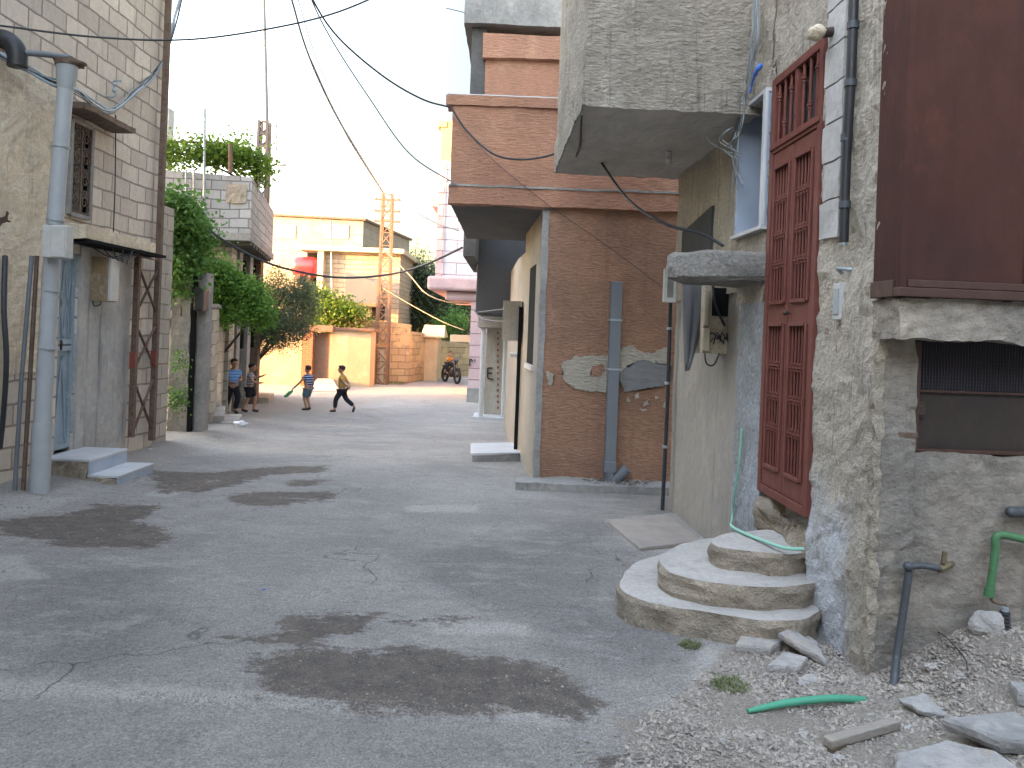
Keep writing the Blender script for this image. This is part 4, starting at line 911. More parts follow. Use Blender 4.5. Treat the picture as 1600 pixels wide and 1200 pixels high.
# ------------------------------------------------------------------ beige house beyond, porch, pink house
h2 = thing('beige_house', 'beige rendered house with dark overhanging bay past the brown one', 'house', (0, 13, -.45))
p2 = lambda mb, name, m, **k: wpart(mb, name, m, h2, **k)
p2(MB().prism([(.17, 12.62), (1.5, 12.62), (1.5, 17.4), (-.10, 17.4), (.06, 13.9)], -.7, 2.9), 'wall', 'beige_shade')
a = P(745, 490, 16.6); b = P(822, 375, 16.6)
p2(MB().box(-.80, .5, 16.6, 19.5, a.z, 4.3), 'upper_bay', 'dark_grey', bevel=.02)
p2(MB().box(-1.02, -.78, 15.2, 19.5, 3.05, 4.3), 'upper_side', 'concrete_shade')
p2(MB().rbox(-.16, .14, 12.55, 12.9, 1.45, 2.1, .05, .01, 4), 'corbel', 'beige')
p2(MB().box(.10, .16, 12.50, 12.60, -.5, 2.0), 'dark_gap', 'void')
p2(MB().box(-.02, .10, 12.9, 13.5, 1.18, 1.23), 'sill', 'marble', bevel=.005)
pg_ = G(768, 655); py_ = pg_.y
t = thing('white_porch', 'white posts standing on a pale sill beneath the dark bay', 'porch', (pg_.x, py_, pg_.z))
pl, pr = P(747, 655, py_), P(783, 655, py_); tz_ = P(755, 512, py_).z
for px_ in (pl.x + .06, pr.x + .05): wpart(MB().tube([(px_, py_, pg_.z), (px_, py_, tz_)], .065, 12).box(px_ - .09, px_ + .09, py_ - .09, py_ + .09, tz_ - .03, tz_), 'post', 'whitebox', t)
wpart(MB().box(pl.x - .14, pr.x + .35, py_ - .1, py_ + .9, pg_.z - .03, pg_.z + .06), 'sill', 'marble', t, bevel=.01)
wpart(MB().box(pl.x - .1, pr.x + .5, py_ - .15, py_ + 1.0, tz_, P(760, 492, py_).z), 'lintel', 'beige', t, bevel=.02)
wpart(MB().box(pl.x + .12, pr.x + .5, py_ + .6, py_ + .75, pg_.z, tz_), 'back_wall', 'beige', t)
mb = MB()
for seg in ([(762, 575), (770, 575)], [(762, 575), (762, 590)], [(762, 583), (769, 583)], [(762, 591), (771, 593)]): mb.obox(P(*seg[0], py_ + .585), P(*seg[1], py_ + .585), .03, .05, Vector((0, 1, 0)))
wpart(mb, 'graffiti', 'paint_black', t)
mb = MB()
for i in range(14): q_ = P(778, 520 + i * 9, py_ + .57); mb.box(q_.x - .02, q_.x + .02, py_ + .56, py_ + .6, q_.z - .03, q_.z + .03)
wpart(mb, 'rust_marks', 'rust_red', t)
def stoop(corners, h, label):
    ps = [G(*p) for p in corners]; mb = MB().prism([(p.x, p.y) for p in ps], [gz(p.x, p.y) - .05 for p in ps], 0, [gz(p.x, p.y) + h for p in ps])
    return mb
t = thing('marble_doorstep', 'pale marble slab step beside the beige wall', 'step', G(770, 712))
wpart(stoop([(738, 722), (738, 706), (822, 703), (812, 720)], .10, ''), 'base', 'concrete', t)
ps = [G(*p) for p in [(735, 722), (735, 705), (825, 702), (815, 720)]]; wpart(MB().prism([(p.x, p.y) for p in ps], [gz(p.x, p.y) + .101 for p in ps], 0, [gz(p.x, p.y) + .135 for p in ps]), 'slab', 'marble', t, bevel=.005)

pk = thing('pink_house', 'tall pink stone house with bay and yellow rooftop tank', 'house', (-1.4, 24, -.65))
pp_ = lambda mb, name, m, **k: wpart(mb, name, m, pk, **k)
D = 24.0
gx = P(733, 560, D).x; ux = P(684, 350, D).x
zb = P(700, 467, D).z; zs = P(700, 434, D).z; zt2 = P(695, 252, D).z
pp_(MB().box(gx, 1.5, D, 30, -.2, zb), 'wall', 'pinkblock'); pp_(MB().box(gx - .03, 1.5, D - .06, 30, -1.0, -.2), 'base', 'concrete')
pp_(MB().box(ux, 1.5, D, 29, zs, zt2), 'upper_wall', 'bluestone')
pp_(MB().box(ux - .02, ux + .22, D - .03, 29, zs, zt2 + .02), 'corner_strip', 'pinkblock')
pp_(MB().prism([(ux - .22, D - .35), (1.5, D - .35), (1.5, 29), (ux - .22, 29)], zb + .25, zs + .02), 'bay_slab', 'pink', bevel=.08)
pp_(MB().prism([(ux + .3, D - .1), (1.5, D - .1), (1.5, 28), (ux + .3, 28)], zb - .05, zb + .25), 'bay_base', 'pink', bevel=.1)
q = P(676, 312, D); pp_(MB().box(q.x - .05, ux, D + .4, D + 2.5, q.z - .15, q.z + .1), 'sill', 'pink')
q = P(718, 528, D + 2); pp_(MB().box(q.x - .25, gx + .1, D + 1.2, D + 2.4, q.z - .12, q.z + .1), 'canopy', 'cream')
q = P(725, 560, D + 2); pp_(MB().box(gx - .06, gx, D + 1.3, D + 2.2, -.6, P(720, 535, D).z), 'door', 'rust_orange')
for seg in ([(734, 561), (734, 570)], [(732, 570), (736, 571)], [(734, 561), (738, 562)], [(738, 562), (738, 565)], [(742, 561), (742, 564)]): pp_(MB().obox(P(*seg[0], D - .02), P(*seg[1], D - .02), .03, .07, Vector((0, 1, 0))), 'graffiti_stroke', 'paint_black')
a, b = P(687, 252, D + 1), P(712, 188, D + 1)
t = thing('roof_tank', 'yellow square tank box on the pink house roof', 'tank', (a.x, D + 1, a.z - .05))
wpart(MB().box(a.x, b.x, D + 1, D + 2, zt2 + .0, b.z), 'tank_body', 'tank_yellow', t, bevel=.03); wpart(MB().box(a.x - .1, a.x + .2, D + .95, D + 1.6, b.z - .25, b.z - .05), 'lid_rim', 'tank_yellow', t, bevel=.02)

# ------------------------------------------------------------------ LEFT: block house near the camera
LX = -5.3
lh = thing('block_house', 'tall pale block house with blue door and ornate barred window', 'house', (LX, 9, -.2))
lp = lambda mb, name, m, **k: wpart(mb, name, m, lh, **k)
def L(px, py, off=0.0): return hitp(px, py, Vector((LX + off, 0, 0)), Vector((1, 0, 0)))
END_L = 11.5; LZ = 10.0
dl0, dl1 = L(84, 700).y, L(104, 700).y + .12; dlz0 = L(84, 706).z; dlz1 = L(110, 395).z
wl0, wl1 = L(108, 260).y, L(137, 260).y; wlz0, wlz1 = L(122, 335).z, L(122, 195).z
ren = L(72, 500).y; renz = L(60, 110).z
M['lblock'].name = 'left_block_masonry'
mb = MB(); yb = [(5.0, dl0), (dl0, dl1), (dl1, wl0), (wl0, wl1), (wl1, END_L)]
def lwall(y0, y1, z0, z1): mb.box(LX - .3, LX, y0, y1, z0, z1)
ysplit = sorted([5.0, dl0, dl1, wl0, wl1, END_L])
lwall(-8, dl0, -.6, LZ)
for a, b in zip(ysplit[1:-1], ysplit[2:]):
    z_ = [(-.6, LZ)]; mid_ = (a + b) / 2; holes = []
    if dl0 < mid_ < dl1: holes.append((-.6, dlz1))
    if wl0 < mid_ < wl1: holes.append((wlz0, wlz1))
    zc = -.6
    for h0, h1 in sorted(holes):
        if h0 > zc: lwall(a, b, zc, h0)
        zc = h1
    lwall(a, b, zc, LZ)
lp(mb, 'wall', 'lblock')
lp(MB().box(-14, LX - .3, -8, END_L, -.6, LZ), 'rear_walls', 'lblock')
lp(MB().rbox(LX - .05, LX + .03, 7.2, ren, .95, renz, .05, .022, 2.5, 'xXyYzZ'), 'plaster_facing', 'left_plaster')
lp(MB().rbox(LX - .05, LX + .018, ren, wl1 + .25, wlz0 - .5, wlz1 + .25, .08, .006, 3, 'XyYzZ') if 0 else MB().rbox(LX - .05, LX + .03, dl1, L(196, 600).y, -.4, dlz1 + .1, .06, .01, 3, 'XyYZ'), 'door_surround', 'door_surround')
# recessed blue steel door
dr = lp(MB().box(LX - .12, LX - .07, dl0, dl1, dlz0, dlz1), 'door', 'doorblue', bevel=.004)
mb = MB(); zm = L(90, 545).z; o_ = lh.location
for (a, b) in ((dl0, dl0 + .05), (dl1 - .05, dl1)): mb.box(LX - .07, LX - .035, a, b, dlz0, dlz1)
for z in (dlz0 + .0, zm - .03, zm + .05, dlz1 - .06): mb.box(LX - .07, LX - .035, dl0 + .05, dl1 - .05, z, z + .06)
y0_, y1_ = dl0 + .07, dl1 - .07; ym = (y0_ + y1_) / 2
for (a, b) in (((y0_, zm + .12), (ym, dlz1 - .1)), ((ym, dlz1 - .1), (y1_, zm + .12)), ((y0_, zm + .9), (ym, zm + .12)), ((ym, zm + .12), (y1_, zm + .9)), ((y0_, dlz0 + .1), (ym, zm - .08)), ((ym, zm - .08), (y1_, dlz0 + .1))):
    mb.obox((LX - .06, a[0], a[1]), (LX - .06, b[0], b[1]), .02, .02)
mb.v = [tuple(Vector(v) - o_) for v in mb.v]; mb.build('door_bracing', 'doorblue', dr)
mb = MB().tube([(LX - .03, dl0 + .12, zm - .02), (LX - .03, dl0 + .12, zm + .1)], .015, 8); mb.v = [tuple(Vector(v) - o_) for v in mb.v]; mb.build('handle', 'iron_dark', dr)
# canopy over door
ca, cb_ = L(100, 372).y - .1, L(225, 405).y
mb = MB(); cz_ = L(110, 358).z
mb.rbox(LX, LX + .30, ca, cb_ - .3, cz_ - .12, cz_ + .03, .05, .025, 4); lp(mb, 'canopy', 'left_plaster')
lp(MB().box(LX + .0, LX + .36, ca + .05, cb_ - .1, cz_ - .165, cz_ - .13), 'canopy_sheet', 'void')
mb = MB()
for i in range(5):
    q = [(LX + .1 + .08 * i, ca + .5 + .1 * i, cz_ - .17), (LX + .2 + .05 * i, ca + .8, cz_ - .27 - .02 * i), (LX + .3, ca + 1.1 + .05 * i, cz_ - .17)]; mb.tube(spline(q, 6), .008, 5)
lp(mb, 'canopy_wires', 'cable')
# ornate grille window
wn = bpy.data.objects.new('window', None); COL.objects.link(wn); wn.parent = lh; wn.location = Vector((LX, wl0, wlz0)) - lh.location
wW, wH = wl1 - wl0, wlz1 - wlz0
MB().box(-.2, -.18, 0, wW, 0, wH).build('pane', 'glass', wn)
mb = MB().box(-.05, .05, -.05, 0, -.03, wH + .03).box(-.05, .05, wW, wW + .05, -.03, wH + .03).box(-.05, .06, 0, wW, -.05, 0).box(-.05, .05, 0, wW, wH, wH + .05); mb.build('window_frame', 'concrete', wn, bevel=.004)
mb = MB(); 
for (a, b) in (((0, 0), (0, wH)), ((wW, 0), (wW, wH)), ((0, .02), (wW, .02)), ((0, wH), (wW, wH)), ((wW / 2, 0), (wW / 2, wH))): mb.obox((.03, a[0], a[1]), (.03, b[0], b[1]), .018, .018, Vector((1, 0, 0)))
def scroll(cy, cz_, r, sgn, turn=1.6):
    pts = [(.03, cy + sgn * r * (1 - k / 26) * math.cos(k / 26 * turn * 6.283), cz_ + r * (1 - k / 26) * math.sin(k / 26 * turn * 6.283)) for k in range(22)]
    mb.tube(pts, .009, 6)
for r_i in range(4):
    for c_i in range(2):
        cy = wW * (.25 + .5 * c_i); czz = wH * (.14 + .24 * r_i); scroll(cy, czz, wW * .19, 1 if c_i else -1); scroll(cy, czz + wH * .1, wW * .12, -1 if c_i else 1)
mb.build('ornate_grille', 'rust', wn)
lp(MB().rbox(LX, LX + .3, wl0 - .25, wl1 + .55, wlz1 + .1, wlz1 + .17, .06, .012, 4), 'window_hood', 'rust')
lp(MB().box(LX - .02, LX + .015, L(-10, 360).y - .5, L(14, 360).y, L(5, 405).z, L(5, 325).z), 'side_window', 'iron_dark')
# marble steps
st_ = thing('marble_steps', 'two marble topped steps on broken masonry under the blue door', 'steps', L(120, 720, .5))
sy0, sy1 = L(72, 700).y - .1, L(104, 700).y + .35
sz1 = L(80, 711).z; e_ = P(352 / 2.667, 350 + 990 / 2.667, 9.0)
X1 = hitp(200, 708, Vector((0, sy1, 0)), Vector((0, 1, 0))).x; X2 = hitp(240, 738, Vector((0, sy1, 0)), Vector((0, 1, 0))).x
gs = gz(LX, 9); zA = sz1; zB = sz1 - .17
wpart(MB().box(LX, X1, sy0, sy1, zA - .03, zA), 'upper_tread', 'marble', st_, bevel=.004); wpart(MB().box(X1 - .03, X1 - .004, sy0 + .01, sy1 - .01, zB + .002, zA - .031), 'upper_riser', 'marble_blue', st_)
wpart(MB().box(X1 - .03, X2, sy0, sy1, zB - .03, zB), 'lower_tread', 'marble', st_, bevel=.004); wpart(MB().box(X2 - .03, X2 - .004, sy0 + .01, sy1 - .01, gs - .15, zB - .031), 'lower_riser', 'marble_blue', st_)
wpart(MB().rbox(LX, X1 - .035, sy0 - .02, sy1, gs - .2, zA - .032, .04, .035, 5, 'yXY').rbox(X1 - .05, X2 - .035, sy0 - .02, sy1, gs - .2, zB - .032, .04, .035, 5, 'yXYZ'), 'broken_core', 'step_side', st_)
# pipes on the left wall
pb = G(62, 768); pd = pb.y
t = thing('grey_drainpipe', 'fat pale grey drainpipe with rusty funnel top on left wall', 'drainpipe', pb)
wpart(MB().tube([pb + Vector((0, 0, -.05)), P(66, 660, pd)], .095, 16), 'foot_pipe', 'pipe_grey', t)
wpart(MB().tube([P(66, 662, pd), P(80, 420, pd), P(103, 125, pd)], [.082, .082, .075], 16), 'pipe', 'pipe_grey', t)
wpart(MB().tube([P(102, 140, pd), P(104, 122, pd), P(105, 100, pd)], [.075, .098, .105], 16), 'funnel', 'pipe_top', t)
wpart(MB().tube([P(105, 103, pd), P(105, 96, pd)], [.115, .12], 16).ball(P(110, 98, pd), (.13, .11, .04), 12, 8, .7, 3), 'rusty_rim', 'rust', t)
for py in (230, 345, 455, 545): q = P(68 + (660 - py) * .063, py, pd); wpart(MB().tube([q - Vector((0, 0, .006)), q + Vector((0, 0, .006))], .088, 16), 'band', 'galv', t)
t = thing('black_elbow_pipe', 'black plastic elbow pipe above the drainpipe funnel', 'pipe', P(25, 100, 7.8))
wpart(MB().tube(spline([P(-60, 62, 7.9), P(-5, 60, 7.8), P(15, 66, 7.8), P(26, 82, 7.8), P(27, 104, 7.8)], 6), .095, 14), 'elbow', 'black', t)
wpart(MB().tube([P(35, 82, 7.8), P(70, 85, 7.9), P(108, 90, 8.1)], .03, 10), 'side_branch', 'duct', t)
t = thing('cable_box', 'dirty white cable box strapped to the grey drainpipe', 'cable box', P(85, 400, pd - .15))
a, b = P(64, 402, pd - .2), P(104, 352, pd - .2); wpart(MB().box(a.x, b.x, pd - .2, pd - .06, a.z, b.z), 'case', 'whitebox', t, bevel=.01)
wpart(MB().box(a.x + .10, b.x - .01, pd - .212, pd - .2, a.z + .01, b.z - .01), 'lid', 'whitebox', t, bevel=.004); wpart(MB().tube([Vector((a.x, pd - .1, b.z + .01)), Vector((b.x, pd - .1, b.z - .02))], .01, 6), 'strap', 'cable', t)
for k, (xa, xb, lab) in enumerate(((38, 62, 'thin grey conduit left of the grey drainpipe'), (51, 70, 'thin rusty conduit touching the grey drainpipe'))):
    b_ = G(xa, 768); one(MB().tube([b_ + Vector((-.1, 0, -.05)), P(xa + 8, 590, b_.y) + Vector((-.08, 0, 0)), P(xb, 400, b_.y) + Vector((-.08, 0, 0))], .022, 8), 'conduit', 'duct' if k == 0 else 'rust', lab, 'pipe')
one(MB().tube(spline([P(8, 400, 7.6), P(6, 480, 7.5), P(10, 560, 7.5), P(6, 640, 7.6), P(0, 700, 7.7)], 6), .025, 10), 'hanging_hose', 'cable', 'black hose hanging down at the left edge', 'hose')
one(MB().box(LX + .02, LX + .05, L(-30, 500).y, L(3, 500).y, L(0, 660).z, L(0, 405).z), 'sheet_panel', 'cream', 'pale sheet panel behind the hanging hose at left edge', 'panel', bevel=.004)
# electric box under the canopy
q = L(153, 435, .12); t = thing('fuse_box', 'brown stained electric fuse box under the left canopy', 'fuse box', q)
a, b = P(139, 470, q.y), P(169, 402, q.y); wpart(MB().box(a.x, b.x, q.y, q.y + .25, a.z, b.z), 'case', 'meter_brown', t, bevel=.006)
wpart(MB().box(b.x, b.x + .03, q.y + .02, q.y + .23, a.z + .01, b.z - .01), 'open_lid', 'whitebox', t, bevel=.003)
wpart(MB().tube(spline([P(145, 470, q.y), P(147, 478, q.y), P(156, 476, q.y), P(158, 470, q.y)], 5), .008, 6), 'wire_loop', 'cable', t)

# lattice pole in front of the house end
b0, b1 = Vector((LX + .12, L(205, 680).y - .35, 0)), Vector((LX + .12, END_L - .05, 0)); b0.z, b1.z = gz(LX, b0.y) - .05, gz(LX, b1.y) - .05
b0 = P(205, 683, 10.6); b1 = P(237, 688, 11.3)
zt_l = 8.5
t = thing('lattice_pole', 'rusty lattice steel pole with cross braces at the house end', 'pole', (b0 + b1) / 2)
def angle_bar(mb, a, b, s=.06): mb.obox(a, b, s, s * .18); mb.obox(a + Vector((0, .02, 0)), b + Vector((0, .02, 0)), s * .18, s)
up = Vector((0, 0, 1))
lo_top = P(216, 400, b0.y).z
mb = MB().obox(b0, Vector((b0.x, b0.y, lo_top)), .07, .07); wpart(mb, 'leg', 'rust', t)
mb = MB().obox(b1, Vector((b1.x, b1.y, zt_l)), .075, .075); wpart(mb, 'leg', 'rust', t)
def at_(f, side): z = b0.z + f; return Vector((b0.x, b0.y - .01, z)) if side == 0 else Vector((b1.x, b1.y - .01, z))
Hh = lo_top - b0.z; kk = 0
for (f0, f1) in ((.0, .31), (.37, .62), (.68, .95)):
    wpart(MB().obox(at_(Hh * f0, 0), at_(Hh * f1, 1), .035, .012), 'brace', 'rust', t); wpart(MB().obox(at_(Hh * f1, 0) + Vector((0, .02, 0)), at_(Hh * f0, 1) + Vector((0, .02, 0)), .035, .012), 'brace', 'rust', t)
wpart(MB().obox(at_(Hh, 0), at_(Hh, 1), .04, .02), 'brace', 'rust', t)
q1_, q2_ = P(198, 58, b0.y), P(238, 95, b1.y); wpart(MB().obox(q1_, q2_, .03, .02), 'brace', 'rust', t); wpart(MB().obox(q1_, P(194, -40, b0.y), .02, .02), 'side_rod', 'rust', t)
for f, sd in ((.42, 0), (.42, 1)): p_ = at_(Hh * f, sd); wpart(MB().box(p_.x - .04, p_.x + .04, p_.y - .045, p_.y - .032, p_.z - .09, p_.z + .12), 'paint_mark', 'rust_red', t)
# wires along left wall
def cab(pts, r, m, label, name='cable', n_=8, group=None):
    return one(MB().tube(spline([P(*p) for p in pts], n_), r, 6), name, m, label, 'cable', group)
cab([(181, 180, 10.0), (180, 280, 10.0), (177, 370, 10.0)], .008, 'cable', 'thin dark wire running straight down the block wall')
t = thing('cable_bundle', 'sagging bundle of pale service cables from drainpipe up into the sky', 'cable', P(40, 105, 8))
for k, (r_, m_) in enumerate(((.014, 'cable'), (.016, 'cable_blue'), (.012, 'cable_grey'), (.009, 'cable_grey'), (.012, 'cable_blue'), (.006, 'cable'))):
    rr = random.Random(k); j = lambda s_=5: rr.uniform(-s_, s_)
    pts = [(-20, 75 + j(), 7.6), (45, 108 + j(), 7.9), (90, 132 + j(8), 8.1), (120, 143 + j(6), 8.6), (150, 165 + j(7), 9.2), (178, 172 + j(5), 9.8), (215, 140 + j(6), 10.6), (243, 112 + j(8), 11.2), (262, 75 + j(6), 11.6), (276 + j(5), 30, 12.0), (288 + j(5), -40, 12.5)]
    wpart(MB().tube(spline([P(*p) for p in pts], 6), r_, 6), 'strand', m_, t)
q = P(180, 150, 9.9); one(MB().tube(spline([q + Vector((-.2, 0, 0)), q, P(177, 128, 9.9), P(190, 126, 9.9)], 4), .014, 6).ball(P(180, 132, 9.9), .03, 8, 6).ball(P(179, 142, 9.9), .03, 8, 6), 'insulator_hook', 'galv', 'small hook insulator on the left block wall', 'insulator')

# ------------------------------------------------------------------ left row beyond
def Q(px, py, d): return P(px, py, d)
# pale block return wall next to the pole
t = thing('block_wall', 'narrow pale block wall just past the tall left house', 'wall', (-5.9, 12.5, -.45))
wpart(MB().box(-6.6, P(266, 500, 12.2).x, 11.55, 12.2, -.6, P(258, 322, 11.9).z), 'masonry', 'cblock', t)
# gate house wall with climbing plant
ga = thing('stone_gate_wall', 'mottled stone garden wall with black gate bar behind the climber', 'wall', (-6.3, 14, -.5))
D1 = 13.6; xl, xr = P(255, 500, D1).x, P(322, 500, D1).x
wpart(MB().rbox(P(268, 500, D1).x, P(297, 500, D1).x, D1, D1 + .5, -.7, P(285, 430, D1).z, .08, .03, 3, 'yxXZ'), 'rubble_pier', 'stone', ga)
wpart(MB().box(P(299, 500, D1).x, P(305, 500, D1).x, D1 - .02, D1 + .06, -.4, P(300, 430, D1).z), 'gate_bar', 'void', ga)
wpart(MB().box(P(305, 500, D1).x, P(318, 500, D1).x, D1 + .1, D1 + .4, -.7, P(310, 425, D1).z), 'gate_post', 'concrete', ga, bevel=.01)
mx = P(309, 468, D1 - .2); t = thing('letter_box', 'black oblong box fixed high on the garden gate post', 'box', mx)
a, b = P(301, 486, D1 - .2), P(318, 450, D1 - .2); wpart(MB().box(a.x, b.x, D1 - .2, D1 + .08, a.z, b.z), 'case', 'black', t, bevel=.03); wpart(MB().box(a.x + .03, b.x - .03, D1 - .21, D1 - .2, a.z + .05, b.z - .06), 'front_plate', 'black', t)
# planter and steps at left
def lowblock(corn, h, m, root, name, depth=.1):
    ps = [G(*p) for p in corn]; z = min(gz(p.x, p.y) for p in ps); return wpart(MB().prism([(p.x, p.y) for p in ps], z - depth, z + h), name, m, root, bevel=.015)
t = thing('stone_planter', 'low grey stone planter around the climber trunk', 'planter', G(280, 667))
lowblock([(252, 665), (308, 669), (318, 655), (262, 652)], .22, 'step_side', t, 'kerb'); 
t = thing('garden_steps', 'small pale cement steps below the garden gate', 'steps', G(345, 660))
lowblock([(345, 662), (372, 662), (378, 654), (340, 654)], .10, 'step', t, 'tread'); lowblock([(322, 660), (350, 661), (352, 650), (325, 649)], .24, 'step', t, 'tread'); lowblock([(303, 656), (332, 657), (335, 646), (306, 646)], .42, 'step', t, 'tread')
# wall sections stepping back down the street
def wsec(px0, px1, d, top, m, name, label, base=-.75, depth=2.2):
    a, b = P(px0, 550, d), P(px1, 550, d); r_ = thing(name, label, 'wall', ((a.x + b.x) / 2, d, base))
    a2, b2 = P(px0 + 3, 550, d + depth), P(px1 + 5, 550, d + depth); zt_ = P((px0 + px1) / 2, top, d).z; wpart(MB().prism([(a.x, d), (b.x, d), (b2.x, d + depth), (a2.x, d + depth)], base, zt_), 'masonry', m, r_); wpart(MB().prism([(a.x - .03, d - .03), (b.x + .04, d - .03), (b2.x + .04, d + depth), (a2.x, d + depth)], zt_, zt_ + .07), 'coping', 'concrete', r_); return r_
wsec(312, 336, 15.2, 480, 'cblock', 'garden_wall', 'first pale block garden wall pier past the gate', depth=1.2)
wsec(334, 347, 17.0, 502, 'cblock', 'garden_wall', 'second garden wall section under the green bush', depth=1.3)
wsec(348, 368, 20.3, 500, 'beige', 'garden_wall', 'smooth beige garden wall section behind the boys', depth=1.5)
wsec(366, 386, 21.4, 505, 'cblock', 'garden_wall', 'last block wall section under the olive tree', depth=1.5)
t = thing('kerb_block', 'low grey kerb block where the left walls end', 'kerb', G(400, 620))
lowblock([(345, 628), (420, 630), (428, 620), (350, 614)], .16, 'step_side', t, 'kerb')
one(MB().tube([G(402, 622), P(406, 520, G(402, 622).y)], .04, 8), 'iron_post', 'rust', 'thin rusty post beside the two running boys', 'post')
# grey block house with projecting upper room
gb = thing('grey_block_house', 'grey block house with jutting upper room and roof vine', 'house', (-7, 17, -.6))
gp = lambda mb, name, m, **k: wpart(mb, name, m, gb, **k)
DU = 17.0; A = P(394, 277, DU); Az = P(391, 372, DU); x0_ = -11.5
far = P(428, 330, 21.9)
zu0, zu1 = Az.z, A.z
fp = [(x0_, DU), (A.x, DU), (far.x, 21.9), (x0_, 21.9)]
gp(MB().prism(fp, zu0 + .1, 0, [zu1 + .25, zu1, zu1 - .05, zu1 + .2]), 'upper_room', 'lblock_grey')
gp(MB().prism([(x0_, DU - .03), (A.x + .03, DU - .03), (far.x + .03, 21.95), (x0_, 21.95)], zu0 - .06, zu0 + .1), 'floor_slab', 'concrete')
mb = MB()
for i in range(9): f = i / 9; y = DU + .2 + f * 4.8; mb.box(-11, A.x + (far.x - A.x) * f - .05, y, y + .12, zu0 - .14, zu0 - .06)
gp(mb, 'joists', 'concrete_shade')
gp(MB().prism([(x0_, DU + .9), (P(362, 420, DU + .9).x, DU + .9), (P(388, 420, 21.5).x, 21.5), (x0_, 21.5)], -.8, zu0 - .13), 'ground_wall', 'cblock')
for (xa, d_) in ((368, 19.0), (385, 20.2), (402, 21.6)):
    q = P(xa, 450, d_); gp(MB().box(q.x - .12, q.x + .12, d_ - .12, d_ + .12, -.8, zu0 - .14), 'pillar', 'concrete' if xa != 402 else 'rust', bevel=.01)
for (xa, d_) in ((376, 19.6), (393, 20.9)):
    q = P(xa, 450, d_); gp(MB().box(q.x - .14, q.x + .10, d_, d_ + .1, .9, zu0 - .3), 'window', 'void')
gp(MB().rbox(P(352, 340, DU).x, P(384, 340, DU).x, DU - .03, DU, P(360, 317, DU).z, P(360, 288, DU).z, .06, .03, 4), 'plaster_smear', 'cream_edge')
# roof pergola: pipes and vine
t = thing('roof_pergola', 'pipe pergola standing on the grey block house roof', 'pergola', P(320, 268, 17.5))
mb = MB().tube([P(200, 219, 17.3), P(255, 221, 17.3), P(330, 223, 17.3), P(362, 226, 17.3)], .03, 8); wpart(mb, 'rail', 'rust', t)
for (a, b, m_, r_) in (((318, 470), (320, 170), 'galv', .03), ((303, 340), (303, 265), 'galv', .025), ((360, 270), (360, 226), 'rust_orange', .05), ((290, 330), (291, 265), 'galv', .02)): wpart(MB().tube([P(*a, 16.9), P(*b, 16.9)], r_, 8), 'pipe', m_, t)
wpart(MB().box(P(257, 200, 18).x, P(263, 200, 18).x, 18, 18.3, P(260, 262, 18).z, P(260, 168, 18).z), 'pale_board', 'galv', t)
# tall mast with lattice ladder pole
mq = 24.0; t = thing('aerial_mast', 'very tall thin aerial mast rising behind the grey house', 'mast', P(413, 330, mq))
wpart(MB().tube([P(418, 400, mq), P(417, 230, mq), P(414, 100, mq), P(410, -60, mq)], [.07, .08, .07, .06], 8), 'tube', 'duct', t)
for i, py in enumerate((196, 213, 232, 254)):
    q = P(421, py, mq); wpart(MB().tube([q + Vector((-.12, 0, 0)), q + Vector((.22, 0, 0))], .02, 6).ball(q + Vector((.2, 0, 0)), (.05, .05, .07), 8, 6), 'insulator', 'galv', t)
q = P(418, 254, mq); wpart(MB().tube([q, q + Vector((.35, 0, .02)), q + Vector((.5, 0, -.05))], .015, 6).ball(q + Vector((.42, 0, -.05)), (.2, .07, .045), 10, 6), 'street_lamp_head', 'galv', t)
def lattice(name, label, xc, d, w_, z0, z1, m, nb, rings=False):
    t = thing(name, label, 'pole', (xc, d, z0)); tw = w_ * .7
    for sx in (-1, 1): wpart(MB().obox((xc + sx * w_ / 2, d, z0), (xc + sx * tw / 2, d, z1), .07, .07), 'leg', m, t)
    for sx in (-1, 1): wpart(MB().obox((xc + sx * w_ / 2, d + w_ * .8, z0), (xc + sx * tw / 2, d + w_ * .8, z1), .06, .06), 'leg', m, t)
    for k in range(nb):
        za, zb_ = z0 + (z1 - z0) * k / nb, z0 + (z1 - z0) * (k + 1) / nb; wa = w_ + (tw - w_) * k / nb; wb = w_ + (tw - w_) * (k + 1) / nb
        mb = MB()
        if rings:
            zc = (za + zb_) / 2; mb.tube([(xc + wa * .42 * math.cos(a * .449), d, zc + (zb_ - za) * .42 * math.sin(a * .449)) for a in range(15)], .03, 6)
            mb.obox((xc - wa / 2, d, za), (xc + wa / 2, d, za), .04, .04)
        else:
            s_ = 1 if k % 2 else -1; mb.obox((xc - s_ * wa / 2, d, za), (xc + s_ * wb / 2, d, zb_), .035, .035); wpart(MB().obox((xc - wb / 2, d, zb_), (xc + wb / 2, d, zb_), .035, .035), 'rung', m, t)
            wpart(MB().obox((xc + s_ * wa / 2, d + w_ * .8, za), (xc - s_ * wb / 2, d + w_ * .8, zb_), .03, .03), 'brace', m, t)
        wpart(mb, 'brace', m, t)
    return t
q = P(409, 250, 22.6); lattice('ladder_pole', 'short dark lattice pole with ring bracing beside the aerial mast', q.x, 22.6, .34, P(409, 330, 22.6).z - .6, P(409, 188, 22.6).z, 'void' if 0 else 'black', 9, True)
UD = 28.5; q = P(596, 600, UD); top = P(603, 303, UD)
up_ = lattice('power_pole', 'rusty lattice power pole rising above the yellow wall', (q.x + top.x) / 2, UD, .48, gz(q.x, UD) - .1, top.z, 'rust_orange', 15)
xc = (q.x + top.x) / 2
for py in (312, 330, 346):
    z = P(603, py, UD).z; ca_ = wpart(MB().obox((xc - .45, UD, z), (xc + .5, UD, z), .06, .06), 'crossarm', 'rust', up_)
    for sx in (-.42, .45): wpart(MB().ball((xc + sx, UD, z + .09), (.05, .05, .08), 8, 6), 'insulator', 'galv', up_)

